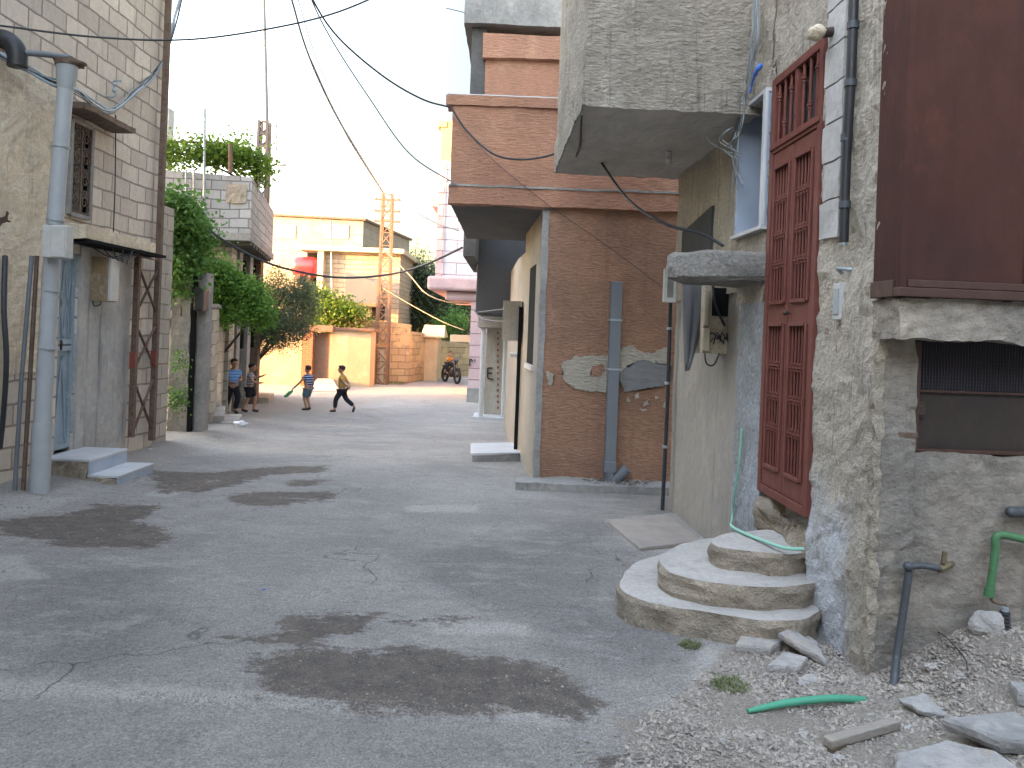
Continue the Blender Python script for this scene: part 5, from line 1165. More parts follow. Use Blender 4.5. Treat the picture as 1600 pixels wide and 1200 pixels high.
# ------------------------------------------------------------------ far end: yellow walls
fw = thing('yellow_gate_wall', 'sunlit yellow plaster wall with a brick gate pier and coping', 'wall', (-7, 27, -.6))
f_ = lambda mb, name, m, **k: wpart(mb, name, m, fw, **k)
pA, pB, pC, pD, pE = P(385, 600, 26.6), P(486, 600, 27.0), P(500, 600, 27.05), P(513, 600, 27.1), P(577, 600, 27.4)
zA_, zB_ = P(450, 528, 27).z, P(540, 517, 27.2).z
f_(MB().prism([(pA.x - 6, 26.6), (pB.x, 27.0), (pB.x, 27.3), (pA.x - 6, 27)], -.9, P(450, 520, 27).z), 'left_panel', 'yellowwall')
f_(MB().prism([(pD.x, 27.1), (pE.x, 27.4), (pE.x + .1, 27.8), (pD.x, 27.5)], -.9, zB_), 'right_panel', 'yellowwall')
f_(MB().prism([(pD.x - .02, 27.02), (pE.x + .12, 27.32), (pE.x + .2, 27.9), (pD.x - .02, 27.6)], zB_, zB_ + .11), 'coping', 'rust_orange', bevel=.02)
f_(MB().box(pB.x - .35, pB.x + .02, 26.93, 27.3, -.8, P(490, 518, 27).z), 'brick_pier', 'redbrick'); 
f_(MB().box(pB.x + .02, pD.x, 27.15, 27.3, -.8, P(505, 520, 27).z), 'gate', 'rust_orange'); f_(MB().box(pB.x - .5, pD.x + .15, 26.85, 27.5, P(495, 518, 27).z, P(495, 508, 27).z), 'gate_lintel', 'rust_orange', bevel=.02)
ps = [G(*p) for p in [(480, 612), (530, 612), (520, 604), (500, 600)]]
t = thing('entry_ramp', 'pale cement ramp in front of the brick pier gate', 'ramp', ps[0]); wpart(MB().prism([(p.x, p.y) for p in ps], [gz(p.x, p.y) - .05 for p in ps], 0, [gz(p.x, p.y) + h for p, h in zip(ps, (.02, .02, .25, .35))]), 'ramp_slab', 'beige', t)
sw = thing('yellow_stone_wall', 'tall sunlit yellow stone wall curving behind the power pole', 'wall', (-5, 29, -.6))
s_ = lambda mb, name, m, **k: wpart(mb, name, m, sw, **k)
a, b, c = P(574, 600, 28.9), P(637, 600, 29.6), P(640, 600, 29.7); d_ = P(662, 600, 31.5)
s_(MB().prism([(a.x - .3, 28.7), (b.x, 29.6), (b.x, 30.1), (a.x - .3, 29.3)], -.9, 0, [P(600, 500, 29).z, P(637, 507, 29.6).z, P(637, 507, 29.6).z, P(600, 500, 29).z]), 'tall_section', 'yellowstone')
s_(MB().prism([(b.x, 29.65), (d_.x + .1, 31.5), (d_.x + .1, 32), (b.x, 30.1)], -.9, 0, [P(640, 518, 29.6).z, P(662, 521, 31.5).z, P(662, 521, 31.5).z, P(640, 518, 29.6).z]), 'low_section', 'yellowstone')
for py, pxx in ((538, 579), (545, 597)):
    q = P(pxx, 560, 28.6); s_(MB().box(q.x - .07, q.x + .07, 28.55, 28.7, P(pxx, 598 if py == 545 else 585, 28.6).z, P(pxx, py, 28.6).z), 'drain_strip', 'cream')
gd = thing('gate_pier', 'yellow plastered gate pier with pitched cap at the wall end', 'pier', (-3.9, 32, -.5))
a, b = P(661, 600, 31.2), P(682, 600, 31.2); zc = P(672, 527, 31.2).z
wpart(MB().box(a.x, b.x, 31.2, 32.6, -.7, zc), 'pier', 'yellowwall', gd); wpart(MB().prism([(a.x - .15, 31.0), (b.x + .25, 31.0), (b.x + .25, 32.8), (a.x - .15, 32.8)], zc, zc + .06).add([(a.x - .15, 31.0, zc + .06), (b.x + .25, 31.0, zc + .06), (b.x + .25, 32.8, zc + .06), (a.x - .15, 32.8, zc + .06), (a.x - .1, 31.9, zc + .5), (b.x + .2, 31.9, zc + .5)], [(0, 1, 5, 4), (2, 3, 4, 5), (1, 2, 5), (3, 0, 4)]), 'pitched_cap', 'yellowwall', gd)
rw = thing('shaded_lane_wall', 'dull yellow lane wall behind the parked motorcycle', 'wall', (-3, 34, -.5))
a, b = P(682, 600, 33), P(730, 600, 36.5); wpart(MB().prism([(a.x, 33), (b.x + 1, 36.5), (b.x + 1, 37), (a.x, 33.5)], -.7, 0, [P(684, 532, 33).z, P(715, 540, 36).z, P(715, 540, 36).z, P(684, 532, 33).z]), 'masonry', 'yellowstone', rw)

# far houses
fb = thing('far_beige_building', 'long flat roofed beige building behind the red tank house', 'building', (-12, 42, -.4))
q = lambda mb, name, m, **k: wpart(mb, name, m, fb, **k)
a, b, c = P(405, 340, 42), P(568, 345, 42), P(640, 376, 52)
q(MB().prism([(a.x - 8, 42), (b.x, 42), (c.x, 52), (a.x - 8, 52)], -1, 0, [P(405, 333, 42).z, P(568, 345, 42).z, P(640, 376, 52).z, P(405, 333, 42).z]), 'wall', 'farbeige')
q(MB().prism([(a.x - 8, 41.8), (b.x + .15, 41.8), (c.x + .2, 52), (a.x - 8, 52)], [P(405, 333, 42).z, P(568, 345, 42).z, P(640, 376, 52).z, P(405, 333, 42).z], 0, [P(405, 330, 42).z, P(568, 342, 42).z, P(640, 373, 52).z, P(405, 330, 42).z]), 'roof_edge', 'rust')
for (x0, x1, y0, y1) in ((430, 462, 352, 372), (505, 545, 352, 372)): A_, B_ = P(x0, y1, 41.95), P(x1, y0, 41.95); q(MB().box(A_.x, B_.x, 41.95, 42.0, A_.z, B_.z), 'render_patch', 'beige')
A_, B_ = P(624, 430, 47), P(638, 404, 47); q(MB().box(A_.x - .3, B_.x, 46.0, 47.2, A_.z, B_.z), 'window', 'void')
mh = thing('red_tank_house', 'low brick panel house with a flat slab roof and cream balcony', 'house', (-9, 33, -.5))
q = lambda mb, name, m, **k: wpart(mb, name, m, mh, **k)
a, b = P(503, 500, 33), P(622, 500, 33); zt3 = P(560, 395, 33).z
q(MB().box(a.x, b.x, 33, 38, -.6, zt3), 'wall', 'farhouse'); q(MB().box(P(470, 400, 33).x, b.x + .2, 32.6, 38, zt3, zt3 + .2), 'roof_slab', 'cream', bevel=.02)
q(MB().box(P(499, 400, 33).x, P(508, 400, 33).x, 32.7, 33, -.6, zt3), 'corner_post', 'cream'); q(MB().box(P(470, 400, 33).x, a.x, 34, 38, -.6, zt3), 'open_bay', 'void')
q(MB().box(P(410, 400, 34).x, P(480, 400, 34).x, 33.5, 36, -.6, P(440, 415, 34).z), 'annex', 'yellowwall')
A_, B_ = P(541, 473, 31.5), P(588, 432, 31.5); q(MB().prism([(A_.x, 31.2), (B_.x, 31.8), (B_.x, 33), (A_.x, 33)], A_.z, 0, [P(541, 425, 31.5).z, P(588, 442, 31.5).z, P(588, 442, 31.5).z, P(541, 425, 31.5).z]), 'balcony', 'cream'); q(MB().box(A_.x - .1, B_.x + .1, 31.1, 33, A_.z - .12, A_.z), 'balcony_slab', 'rust_orange')
q(MB().box(P(567, 500, 32).x, P(578, 500, 32).x, 31.9, 32.2, -.6, A_.z - .12), 'pillar', 'concrete'); q(MB().box(P(580, 500, 32.9).x, P(600, 500, 32.9).x, 32.9, 33.02, P(590, 500, 32.9).z, P(590, 475, 32.9).z), 'window', 'void')
q(MB().tube([P(519, 470, 32.8), P(517, 345, 32.8)], .05, 6), 'roof_pipe', 'cable_grey')
mb = MB().ball(P(535, 390, 33), (.35, .3, .1), 12, 8); one(mb, 'satellite_dish', 'iron_dark', 'small dark dish lying on the slab roof of the tank house', 'dish')
a, b = P(457, 417, 33.2), P(500, 417, 33.0)
t = thing('red_tank', 'red cylindrical water tank lying on the annex roof', 'tank', (a.x + .4, 33.2, a.z - .5)); r_ = .44
ex = [(-.02, .12), (.03, .26), (.1, .36), (.2, .43), (.3, .45)]
pts = [(a.x + e[0], 33.1, a.z) for e in ex] + [(b.x - e[0], 33.1, a.z) for e in ex[::-1]]
wpart(MB().tube(pts, [e[1] for e in ex] + [e[1] for e in ex[::-1]], 20), 'tank_body', 'tank', t); wpart(MB().box(a.x + .3, a.x + .45, 32.8, 33.4, a.z - .75, a.z - .35).box(b.x - .5, b.x - .35, 32.8, 33.4, a.z - .75, a.z - .35), 'cradle', 'rust', t)
bgh = thing('hill_house', 'hazy beige house far off between pole and pink house', 'house', (-9, 70, -.5))
a, b = P(636, 400, 70), P(690, 400, 70); wpart(MB().box(a.x, b.x + 1, 70, 75, -1, P(660, 420, 70).z).box(a.x + 1, b.x - 1, 70, 75, -1, P(660, 414, 70).z), 'wall', 'farbeige', bgh); wpart(MB().box(a.x - .2, b.x + 1.2, 69.8, 75, P(660, 420, 70).z, P(660, 418, 70).z), 'roof', 'cream', bgh)

# unseen blocks added at left and behind to throw the street into shade
nb = thing('left_shade_blocker', 'plain tall block added unseen behind the left row for shade', 'house', (-26, 2, -.5)); wpart(MB().box(-34, -14.2, -10, 11.5, -1, 10), 'wall', 'lblock', nb); wpart(MB().box(-34.1, -14.1, -10.1, 11.5, 10, 10.2), 'roof', 'concrete', nb)

fh = thing('rear_shade_blocker', 'plain block added unseen behind the camera to darken facing walls', 'house', (4, -10, 0)); wpart(MB().box(-12, 22, -18, -9, -1, 7.5), 'wall', 'beige', fh); wpart(MB().box(-12.2, 22.2, -18.2, -8.8, 7.5, 7.7), 'roof', 'concrete', fh)  # added behind the camera only to darken the walls that face it

# ------------------------------------------------------------------ trees and climbers
def crown_mb(blobs, n_leaf, size, seed, hang=0.0, aspect=.55):
    """leaf sized faces clustered on twigs spread through the crown volume"""
    rr = random.Random(seed); mb = MB(); tot = sum(b[1][0] * b[1][1] * b[1][2] for b in blobs); vs = []; fs = []
    for c, r in blobs:
        k = int(n_leaf * r[0] * r[1] * r[2] / tot); ncl = max(6, k // 16)
        for _ in range(ncl):
            while True:
                d = Vector((rr.uniform(-1, 1), rr.uniform(-1, 1), rr.uniform(-1, 1)))
                if d.length <= 1 and d.length > rr.random() * .9: break
            cc = Vector(c) + Vector((d.x * r[0], d.y * r[1], d.z * r[2]))
            if noise.noise(cc * 1.6 + Vector((seed, 0, 0))) < -.22: continue
            for __ in range(16):
                p = cc + Vector((rr.gauss(0, 1), rr.gauss(0, 1), rr.gauss(0, 1) - hang * abs(rr.gauss(0, 1)))) * size * 1.9
                a = Vector((rr.gauss(0, 1), rr.gauss(0, 1), rr.gauss(0, .7) - hang)).normalized(); b = a.orthogonal().normalized(); b = Quaternion(a, rr.uniform(0, 6.28)) @ b
                L_ = size * rr.uniform(.6, 1.3); o = len(vs); vs += [p, p + a * L_ * .5 + b * L_ * aspect * .5, p + a * L_, p + a * L_ * .5 - b * L_ * aspect * .5]; fs.append((o, o + 1, o + 2, o + 3))
    mb.add(vs, fs); return mb
def trunk_mb(base, forks, r0):
    mb = MB(); base = Vector(base)
    for f in forks:
        f = Vector(f); m1 = base.lerp(f, .4) + Vector((rnd.uniform(-.08, .08), rnd.uniform(-.08, .08), .1)); pts = spline([base, m1, f], 5); mb.tube(pts, [r0 * (1 - .8 * i / (len(pts) - 1)) for i in range(len(pts))], 8)
    return mb
def tree(name, label, base, blobs, n_leaf, size, m, seed, r0=.1, hang=0.0, cat='tree', aspect=.55):
    t = thing(name, label, cat, base); wpart(crown_mb(blobs, n_leaf, size, seed, hang, aspect), 'crown', m, t)
    wpart(trunk_mb(base, [b[0] for b in blobs[:6]], r0), 'trunk', 'bark', t); return t
bl = lambda px, py, d, r: (P(px, py, d), r)
tree('climbing_plant', 'leafy climber spilling over the garden wall by the tall house', Vector((-6.6, 14.0, -.5)), [bl(272, 330, 13.6, (0.24, 0.27, 0.26)), bl(295, 355, 13.6, (0.26, 0.27, 0.26)), bl(270, 390, 13.5, (0.19, 0.20, 0.30)), bl(290, 405, 13.5, (0.20, 0.20, 0.26)), bl(272, 432, 13.4, (0.12, 0.14, 0.19)), bl(312, 385, 13.8, (0.11, 0.14, 0.15)), bl(312, 340, 13.7, (0.08, 0.14, 0.11))], 12000, .085, 'leaf_green', 1, .05, .25, 'climber', .8)
tree('wall_creeper', 'sparse creeper stems hanging on the mottled stone pier', G(280, 655) + Vector((0, 0, .1)), [bl(283, 480, 13.4, (.08, .08, .25)), bl(280, 560, 13.4, (.06, .08, .2)), bl(276, 620, 13.4, (.12, .1, .15)), bl(290, 450, 13.4, (.14, .1, .15))], 1300, .05, 'leaf_green', 2, .05, .25, 'climber', .8)
tree('green_bush', 'dense bright green bush hanging over the left garden walls', Vector((-7.6, 18, -.6)), [bl(345, 450, 16.8, (0.44, 0.48, 0.36)), bl(375, 465, 17.2, (0.48, 0.48, 0.36)), bl(335, 432, 16.3, (0.32, 0.40, 0.29)), bl(400, 490, 17.8, (0.32, 0.40, 0.29)), bl(350, 480, 16.8, (0.36, 0.40, 0.25)), bl(318, 415, 16, (0.16, 0.24, 0.22)), bl(408, 462, 18.2, (0.13, 0.24, 0.22))], 30000, .07, 'leaf_bush', 3, .08, .1, aspect=.8)
tree('olive_tree', 'grey green olive tree drooping over the yellow gate wall', Vector((-8.4, 23.4, -.6)), [bl(450, 450, 23, (0.75, 0.80, 0.50)), bl(440, 490, 22.6, (0.80, 0.80, 0.80)), bl(465, 480, 23, (0.65, 0.70, 0.80)), bl(425, 500, 22.5, (0.45, 0.60, 0.60)), bl(450, 515, 22.4, (0.55, 0.60, 0.45)), bl(478, 460, 23.3, (0.30, 0.50, 0.50)), bl(420, 450, 23.0, (.4, .5, .4)), bl(440, 512, 22.0, (.7, .6, .55)), bl(420, 520, 21.8, (.4, .5, .5)), bl(432, 432, 23.3, (0.40, 0.50, 0.30))], 34000, .075, 'leaf_olive', 4, .1, .3, 'tree', .35)
tree('grape_arbour', 'yellow green vine lit by the sun above the gate wall', Vector((-7.2, 28.4, -.6)), [bl(500, 475, 28.2, (.45, .6, .35)), bl(520, 487, 28.3, (.7, .6, .3)), bl(545, 492, 28.4, (.6, .6, .28)), bl(510, 503, 28.2, (.55, .5, .28)), bl(492, 460, 28.2, (.3, .4, .25)), bl(560, 498, 28.5, (.3, .4, .2))], 12000, .11, 'leaf_vine', 5, .06, .1, 'vine', .8)
tree('dry_shrub', 'tangle of dry brown twigs and leaves on top of the gate wall', Vector((-6.6, 28, -.5)), [bl(535, 508, 27.9, (.6, .3, .15)), bl(560, 505, 28, (.35, .3, .12))], 700, .09, 'leaf_dry', 6, .05, .1, 'shrub')
tree('roof_vine', 'leafy grapevine spread over the pipe pergola on the roof', P(400, 300, 18), [bl(270, 236, 17.4, (0.24, 0.40, 0.06)), bl(300, 232, 17.3, (0.30, 0.48, 0.06)), bl(340, 239, 17.4, (0.40, 0.48, 0.07)), bl(375, 241, 17.5, (0.40, 0.48, 0.08)), bl(400, 258, 17.6, (0.24, 0.32, 0.08)), bl(407, 276, 17.7, (0.10, 0.16, 0.05)), bl(258, 241, 17.2, (0.16, 0.32, 0.07)), bl(280, 254, 17.2, (0.16, 0.24, 0.03))], 5200, .085, 'leaf_vine', 7, .04, .15, 'vine', .85)
tree('evergreen_tree', 'broad dark green tree behind the yellow stone wall', Vector((-5.5, 38, -.5)), [bl(640, 455, 38, (1.5, 1.3, 1.4)), bl(625, 480, 37.5, (1.1, 1.2, 1.3)), bl(665, 470, 38, (1.2, 1.3, 1.5)), bl(650, 430, 38.5, (.9, 1, .6)), bl(615, 450, 38, (.7, .9, 1))], 26000, .15, 'leaf_dark', 8, .15, .1)
tree('evergreen_tree', 'second dark tree crowding against the pink house', Vector((-2.6, 41, -.5)), [bl(695, 470, 41, (1.4, 1.3, 1.5)), bl(715, 490, 41, (1.0, 1.2, 1.6)), bl(690, 510, 40.5, (1.2, 1, 1.0)), bl(680, 440, 42, (.8, 1, .7)), bl(720, 530, 40, (.7, .8, .6))], 24000, .15, 'leaf_dark', 9, .15, .1)
tree('leafy_tree', 'brighter green tree top just over the pitched gate pier', Vector((-3.2, 36, -.5)), [bl(700, 508, 36, (.7, .6, .4)), bl(715, 500, 36, (.5, .6, .4)), bl(640, 402, 60, (1.2, 1, .8))][:2], 2600, .12, 'leaf_green', 10, .08, .05)
tree('pale_tree', 'pale feathery tree rising behind the evergreen', Vector((-8.2, 58, -.5)), [bl(653, 402, 58, (1.0, 1, 1.2)), bl(645, 420, 58, (1.0, 1, .8)), bl(665, 418, 58, (1.0, 1, .8))], 1800, .16, 'leaf_olive', 11, .1, .05)

# ------------------------------------------------------------------ overhead cables
cab([(-60, 33, 7.4), (0, 40, 7.5), (150, 58, 7.8), (290, 62, 8.1), (420, 45, 8.3), (530, 18, 8.4), (640, -30, 8.6)], .010, 'cable', 'dark cable crossing the top left corner in front of the block house')
cab([(440, -60, 9), (456, 0, 9.3), (490, 105, 11), (545, 215, 16), (600, 303, 28.4)], [.012] * 8 + [.014] * 8 + [.02] * 8 + [.03] * 9, 'cable_grey', 'pale cable dropping from the sky to the power pole top')
cab([(448, -60, 9), (466, 0, 9.3), (500, 105, 11), (552, 212, 16), (603, 303, 28.4)], [.006] * 33, 'cable_grey', 'thin pale wire beside the cable to the power pole top')
cab([(470, -60, 8), (487, 0, 8.3), (520, 65, 8.6), (575, 150, 9), (640, 240, 9.4), (712, 288, 9.8)], .009, 'cable_grey', 'pale green cable reaching the lower band of the brown house')
cab([(468, -60, 8), (489, 0, 8.3), (530, 60, 8.7), (600, 120, 9.2), (660, 155, 9.6), (705, 168, 9.8)], .011, 'cable', 'dark cable fixed to the parapet corner of the brown house')
cab([(705, 168, 9.75), (730, 205, 9.7), (770, 240, 9.5), (810, 249, 9.3), (850, 245, 9.0), (880, 235, 8.8)], .013, 'cable', 'thick dark cable sagging from brown parapet to the balcony')
cab([(709, 175, 9.78), (760, 240, 9.8), (850, 315, 9.8), (950, 385, 9.78), (1050, 460, 9.75)], .004, 'cable', 'hair thin wire slanting across the brown wall')
cab([(908, 178, 6.1), (907, 200, 6.6), (904, 235, 7.6), (888, 262, 8.7), (884, 240, 8.9)], .012, 'cable', 'black cable looped on the left corner of the balcony')
cab([(925, 222, 8.3), (945, 262, 8.0), (985, 315, 7.4), (1040, 350, 6.9), (1095, 365, 6.6), (1130, 384, 6.45)], .014, 'cable', 'thick black cable from balcony underside to the canopy slab')
cab([(325, 358, 13.6), (360, 382, 13.8), (430, 415, 14.5), (520, 433, 15.2), (600, 430, 15.5), (660, 415, 15.0), (722, 387, 14.2)], .024, 'cable', 'black cable sagging low across the street in front of the tank house')
cab([(608, 305, 28), (640, 325, 22), (680, 348, 15), (716, 360, 12)], .012, 'cable', 'dark cable from the power pole top to the brown house underside')
cab([(600, 390, 28.3), (640, 430, 27), (665, 458, 25.5), (700, 472, 24.6), (732, 474, 24)], .022, 'cable_tan', 'fat tan cable looping from the power pole to the pink house')
cab([(598, 450, 28.3), (640, 475, 27.4), (690, 502, 26), (725, 516, 25)], .018, 'cable_tan', 'tan cable running low from the power pole past the dark trees')
for k, (a, b) in enumerate((((424, 198), (600, 300)), ((424, 215), (600, 325)), ((424, 234), (600, 345)), ((424, 256), (600, 352)))):
    cab([(a[0], a[1], 24), ((a[0] + b[0]) / 2, (a[1] + b[1]) / 2 + 12, 26), (b[0], b[1], 28.4)], .006, 'cable_grey', 'faint thin wire strung between aerial mast and power pole', 'wire', group='faint wires between mast and power pole')
cab([(435, 262, 24), (480, 320, 28), (540, 372, 32), (600, 400, 40)], .012, 'cable_grey', 'thin grey wire slanting down over the far beige building', 'wire')
cab([(745, 488, 16.5), (780, 484, 14), (812, 480, 12.5)], .012, 'cable', 'upper dark wire under the dark bay', 'wire')
cab([(742, 486, 16.5), (752, 497, 15.5), (775, 502, 14.5), (808, 500, 12.6)], .014, 'cable', 'lower sagging black wire under the dark bay', 'wire')

# ------------------------------------------------------------------ small litter
o = one(MB().ball(G(376, 666) + Vector((0, 0, .05)), (.11, .08, .06), 16, 10, .9, 3), 'plastic_bag', 'bag', 'crumpled white plastic bag on the road near the garden steps', 'bag')
for (px, py, m, lab, r) in ((190, 958, 'iron_dark', 'small dark scrap on the asphalt at left', .012), (412, 922, 'bluepl', 'dark blue scrap in the middle of the road', .014), (235, 702, 'bag', 'little white scrap by the lattice pole foot', .03), (1190, 1122, 'rust_orange', 'orange leaf beside the green pipe', .012)):
    c = G(px, py); one(MB().ball(c + Vector((0, 0, .004)), (r, r * .6, .005), 8, 5, .8, px), 'litter_scrap', m, lab, 'litter')
for k, (px, py, r) in enumerate([(700, 975, .02), (515, 1105, .02), (1255, 1150, .03), (1420, 1140, .022), (1500, 1060, .03), (1310, 1190, .03), (1130, 1160, .018), (1225, 1090, .02), (1455, 1045, .035), (1360, 1120, .02)]):
    boulder(px, py, (r, r * .8, r * .6), ['pale pebble in the damp road patch', 'pale chip on the dusty seam', 'grey stone below the timber offcut', 'stone between plank and cement crust', 'grey stone high on the gravel heap', 'stone at the bottom edge by the plank', 'small stone left of the green pipe', 'stone above the green pipe', 'largest loose stone near the standpipe', 'stone right of the green pipe end'][k], .6, seed=20 + k)

# ------------------------------------------------------------------ people
def skin_mesh(pts, edges, rad, name, sub=2):
    me_ = bpy.data.meshes.new(name); me_.from_pydata([tuple(p) for p in pts], edges, []); o = bpy.data.objects.new(name, me_); COL.objects.link(o)
    sk = o.modifiers.new('skin', 'SKIN'); sk.use_smooth_shade = True
    for i, v in enumerate(me_.skin_vertices[0].data):
        r_ = rad[i]; v.radius = tuple(1.22 * q_ for q_ in (r_ if isinstance(r_, tuple) else (r_, r_))); v.use_root = (i == 0)
    ss = o.modifiers.new('sub', 'SUBSURF'); ss.levels = sub; ss.render_levels = sub
    dg = bpy.context.evaluated_depsgraph_get(); ev = o.evaluated_get(dg); m2 = bpy.data.meshes.new_from_object(ev)
    vs = [v.co.copy() for v in m2.vertices]; fs = [tuple(p.vertices) for p in m2.polygons]
    bpy.data.objects.remove(o); return vs, fs
def person(label, base, rz, J, top_m, bot_m, shoe_m, height=1.25, short=False, group=None, headturn=0, sleeves=.55):
    """J: joints in metres for a 1.25 m child facing +Y, feet at z=0"""
    t = thing('person', label, 'person', base, rz, group); k = height / 1.25
    V = lambda n_: Vector(J[n_]) * k
    pel, ch, nk, hd = V('pelvis'), V('chest'), V('neck'), V('head')
    pts = [pel, pel.lerp(ch, .5), ch, nk, nk + (hd - nk) * .35]; rad = [(.085 * k, .065 * k), (.08 * k, .06 * k), (.095 * k, .068 * k), (.036 * k, .036 * k), (.034 * k, .034 * k)]; ed = [(0, 1), (1, 2), (2, 3), (3, 4)]
    for s_ in 'lr':
        b = len(pts); pts += [V('sho_' + s_), V('elb_' + s_), V('wri_' + s_), V('han_' + s_)]; rad += [.038 * k, .028 * k, .02 * k, (.026 * k, .013 * k)]; ed += [(2, b), (b, b + 1), (b + 1, b + 2), (b + 2, b + 3)]
        b = len(pts); pts += [V('hip_' + s_), V('kne_' + s_), V('ank_' + s_), V('toe_' + s_)]; rad += [.062 * k, .042 * k, .027 * k, (.03 * k, .018 * k)]; ed += [(0, b), (b, b + 1), (b + 1, b + 2), (b + 2, b + 3)]
    vs, fs = skin_mesh(pts, ed, rad, 'body'); mb = MB().add(vs, fs, True)
    for s_ in 'lr':                     # four fingers of unequal length and a thumb on each hand
        h, w_ = V('han_' + s_), V('wri_' + s_); d = (h - w_).normalized(); sd = d.cross(Vector((0, 0, 1)));
        sd = sd.normalized() if sd.length > .1 else Vector((0, 1, 0)); nrm = sd.cross(d).normalized()
        for i, (off, ln) in enumerate(((-.018, .038), (-.006, .046), (.006, .043), (.017, .034))):
            r0 = h + sd * off * k; mb.tube([r0 - d * .01, r0 + d * ln * .5 * k + nrm * .004, r0 + d * ln * .85 * k - nrm * .012, r0 + d * ln * k - nrm * .024], [.0075 * k, .007 * k, .006 * k, .004 * k], 6)
        r0 = w_.lerp(h, .45) - sd * .02 * k; mb.tube([r0, r0 - sd * .018 + d * .015, r0 - sd * .022 + d * .04], [.009 * k, .008 * k, .005 * k], 6)
    # head: skull, jaw, nose, ears
    R_ = Matrix.Rotation(headturn, 3, 'Z'); hv = lambda x, y, z: hd + R_ @ (Vector((x, y, z)) * k)
    def head_ball(c, r, **q):
        m_ = MB().ball((0, 0, 0), Vector(r) * k, **q); return [hv(0, 0, 0) + R_ @ (Vector(v) + Vector(c) * k) for v in m_.v], m_.f
    for c, r in (((0, 0, .01), (.072, .088, .09)), ((0, .022, -.05), (.052, .058, .055)), ((0, .088, -.018), (.012, .018, .018)), ((.073, -.005, -.012), (.012, .02, .026)), ((-.073, -.005, -.012), (.012, .02, .026))):
        v_, f_2 = head_ball(c, r, n=16, m=12); mb.add(v_, f_2, True)
    mb.build('body', 'skin', t)
    mb = MB(); 
    for c, r in (((0, -.018, .035), (.08, .085, .078)), ((0, .035, .075), (.06, .045, .032))):
        v_, f_2 = head_ball(c, r, n=16, m=12, amp=.12, seed=2); mb.add(v_, f_2, True)
    mb.build('hair', 'hair', t)
    for sx in (-.027, .027):
        v_, f_2 = head_ball((sx, .08, .0), (.009, .006, .006), n=8, m=6); MB().add(v_, f_2, True).build('eye', 'eye', t)
    v_, f_2 = head_ball((0, .074, -.052), (.018, .006, .004), n=8, m=6); MB().add(v_, f_2, True).build('mouth', 'rust_red', t)
    # shirt with short sleeves
    pts = [pel + Vector((0, 0, -.03 * k)), pel.lerp(ch, .45), ch, ch.lerp(nk, .72)]; rad = [(.108 * k, .088 * k), (.098 * k, .078 * k), (.108 * k, .08 * k), (.045 * k, .042 * k)]; ed = [(0, 1), (1, 2), (2, 3)]
    for s_ in 'lr': b = len(pts); pts += [V('sho_' + s_), V('sho_' + s_).lerp(V('elb_' + s_), sleeves)]; rad += [.052 * k, .048 * k]; ed += [(2, b), (b, b + 1)]
    vs, fs = skin_mesh(pts, ed, rad, 'shirt'); MB().add(vs, fs, True).build('shirt', top_m, t)
    # trousers or shorts
    pts = [pel + Vector((0, 0, .01))]; rad = [(.098 * k, .08 * k)]; ed = []
    for s_ in 'lr':
        b = len(pts); hp_, kn, an = V('hip_' + s_), V('kne_' + s_), V('ank_' + s_)
        if short: pts += [hp_, hp_.lerp(kn, .95)]; rad += [.075 * k, .064 * k]; ed += [(0, b), (b, b + 1)]
        else: pts += [hp_, kn, kn.lerp(an, .9)]; rad += [.074 * k, .056 * k, .046 * k]; ed += [(0, b), (b, b + 1), (b + 1, b + 2)]
    vs, fs = skin_mesh(pts, ed, rad, 'trousers'); MB().add(vs, fs, True).build('shorts' if short else 'trousers', bot_m, t)
    for s_ in 'lr':
        an, to = V('ank_' + s_), V('toe_' + s_); d = (to - an); d.z = d.z * .7; heel = an - d * .25 + Vector((0, 0, -.035 * k)); tip = to + d * .25 + Vector((0, 0, -.008))
        MB().tube(spline([heel, heel.lerp(tip, .35), heel.lerp(tip, .75), tip], 3), [.018 * k, .03 * k, .032 * k, .033 * k, .033 * k, .034 * k, .036 * k, .034 * k, .03 * k, .02 * k], 10).build('shoe', shoe_m, t)
    return t
base_J = dict(pelvis=(0, 0, .64), chest=(0, .01, .88), neck=(0, .01, 1.0), head=(0, .03, 1.13), sho_l=(-.13, .01, .93), elb_l=(-.17, -.03, .75), wri_l=(-.18, .04, .58), han_l=(-.18, .07, .53), sho_r=(.13, .01, .93), elb_r=(.17, -.03, .75), wri_r=(.18, .04, .58), han_r=(.18, .07, .53),
              hip_l=(-.065, 0, .58), kne_l=(-.07, .02, .33), ank_l=(-.07, -.01, .065), toe_l=(-.08, .10, .03), hip_r=(.065, 0, .58), kne_r=(.07, .02, .33), ank_r=(.07, -.01, .065), toe_r=(.08, .10, .03))
def J(**k): d = dict(base_J); d.update(k); return d
# boy striding left with hands behind his back (faces -X: rz = +90 deg)
fD = G(533, 644); person('boy in mustard shirt and black trousers striding left with hands behind back', fD, math.radians(88), J(hip_l=(-.065, 0, .56), kne_l=(-.07, .14, .34), ank_l=(-.07, .15, .07), toe_l=(-.07, .26, .03), hip_r=(.065, -.01, .57), kne_r=(.07, -.10, .34), ank_r=(.07, -.33, .16), toe_r=(.07, -.30, .04),
    elb_l=(-.20, -.12, .76), wri_l=(-.08, -.19, .66), han_l=(-.02, -.18, .64), elb_r=(.20, -.12, .76), wri_r=(.08, -.19, .68), han_r=(.02, -.19, .66), pelvis=(0, 0, .62)), 'mustard', 'trousers', 'shoe', 1.24)
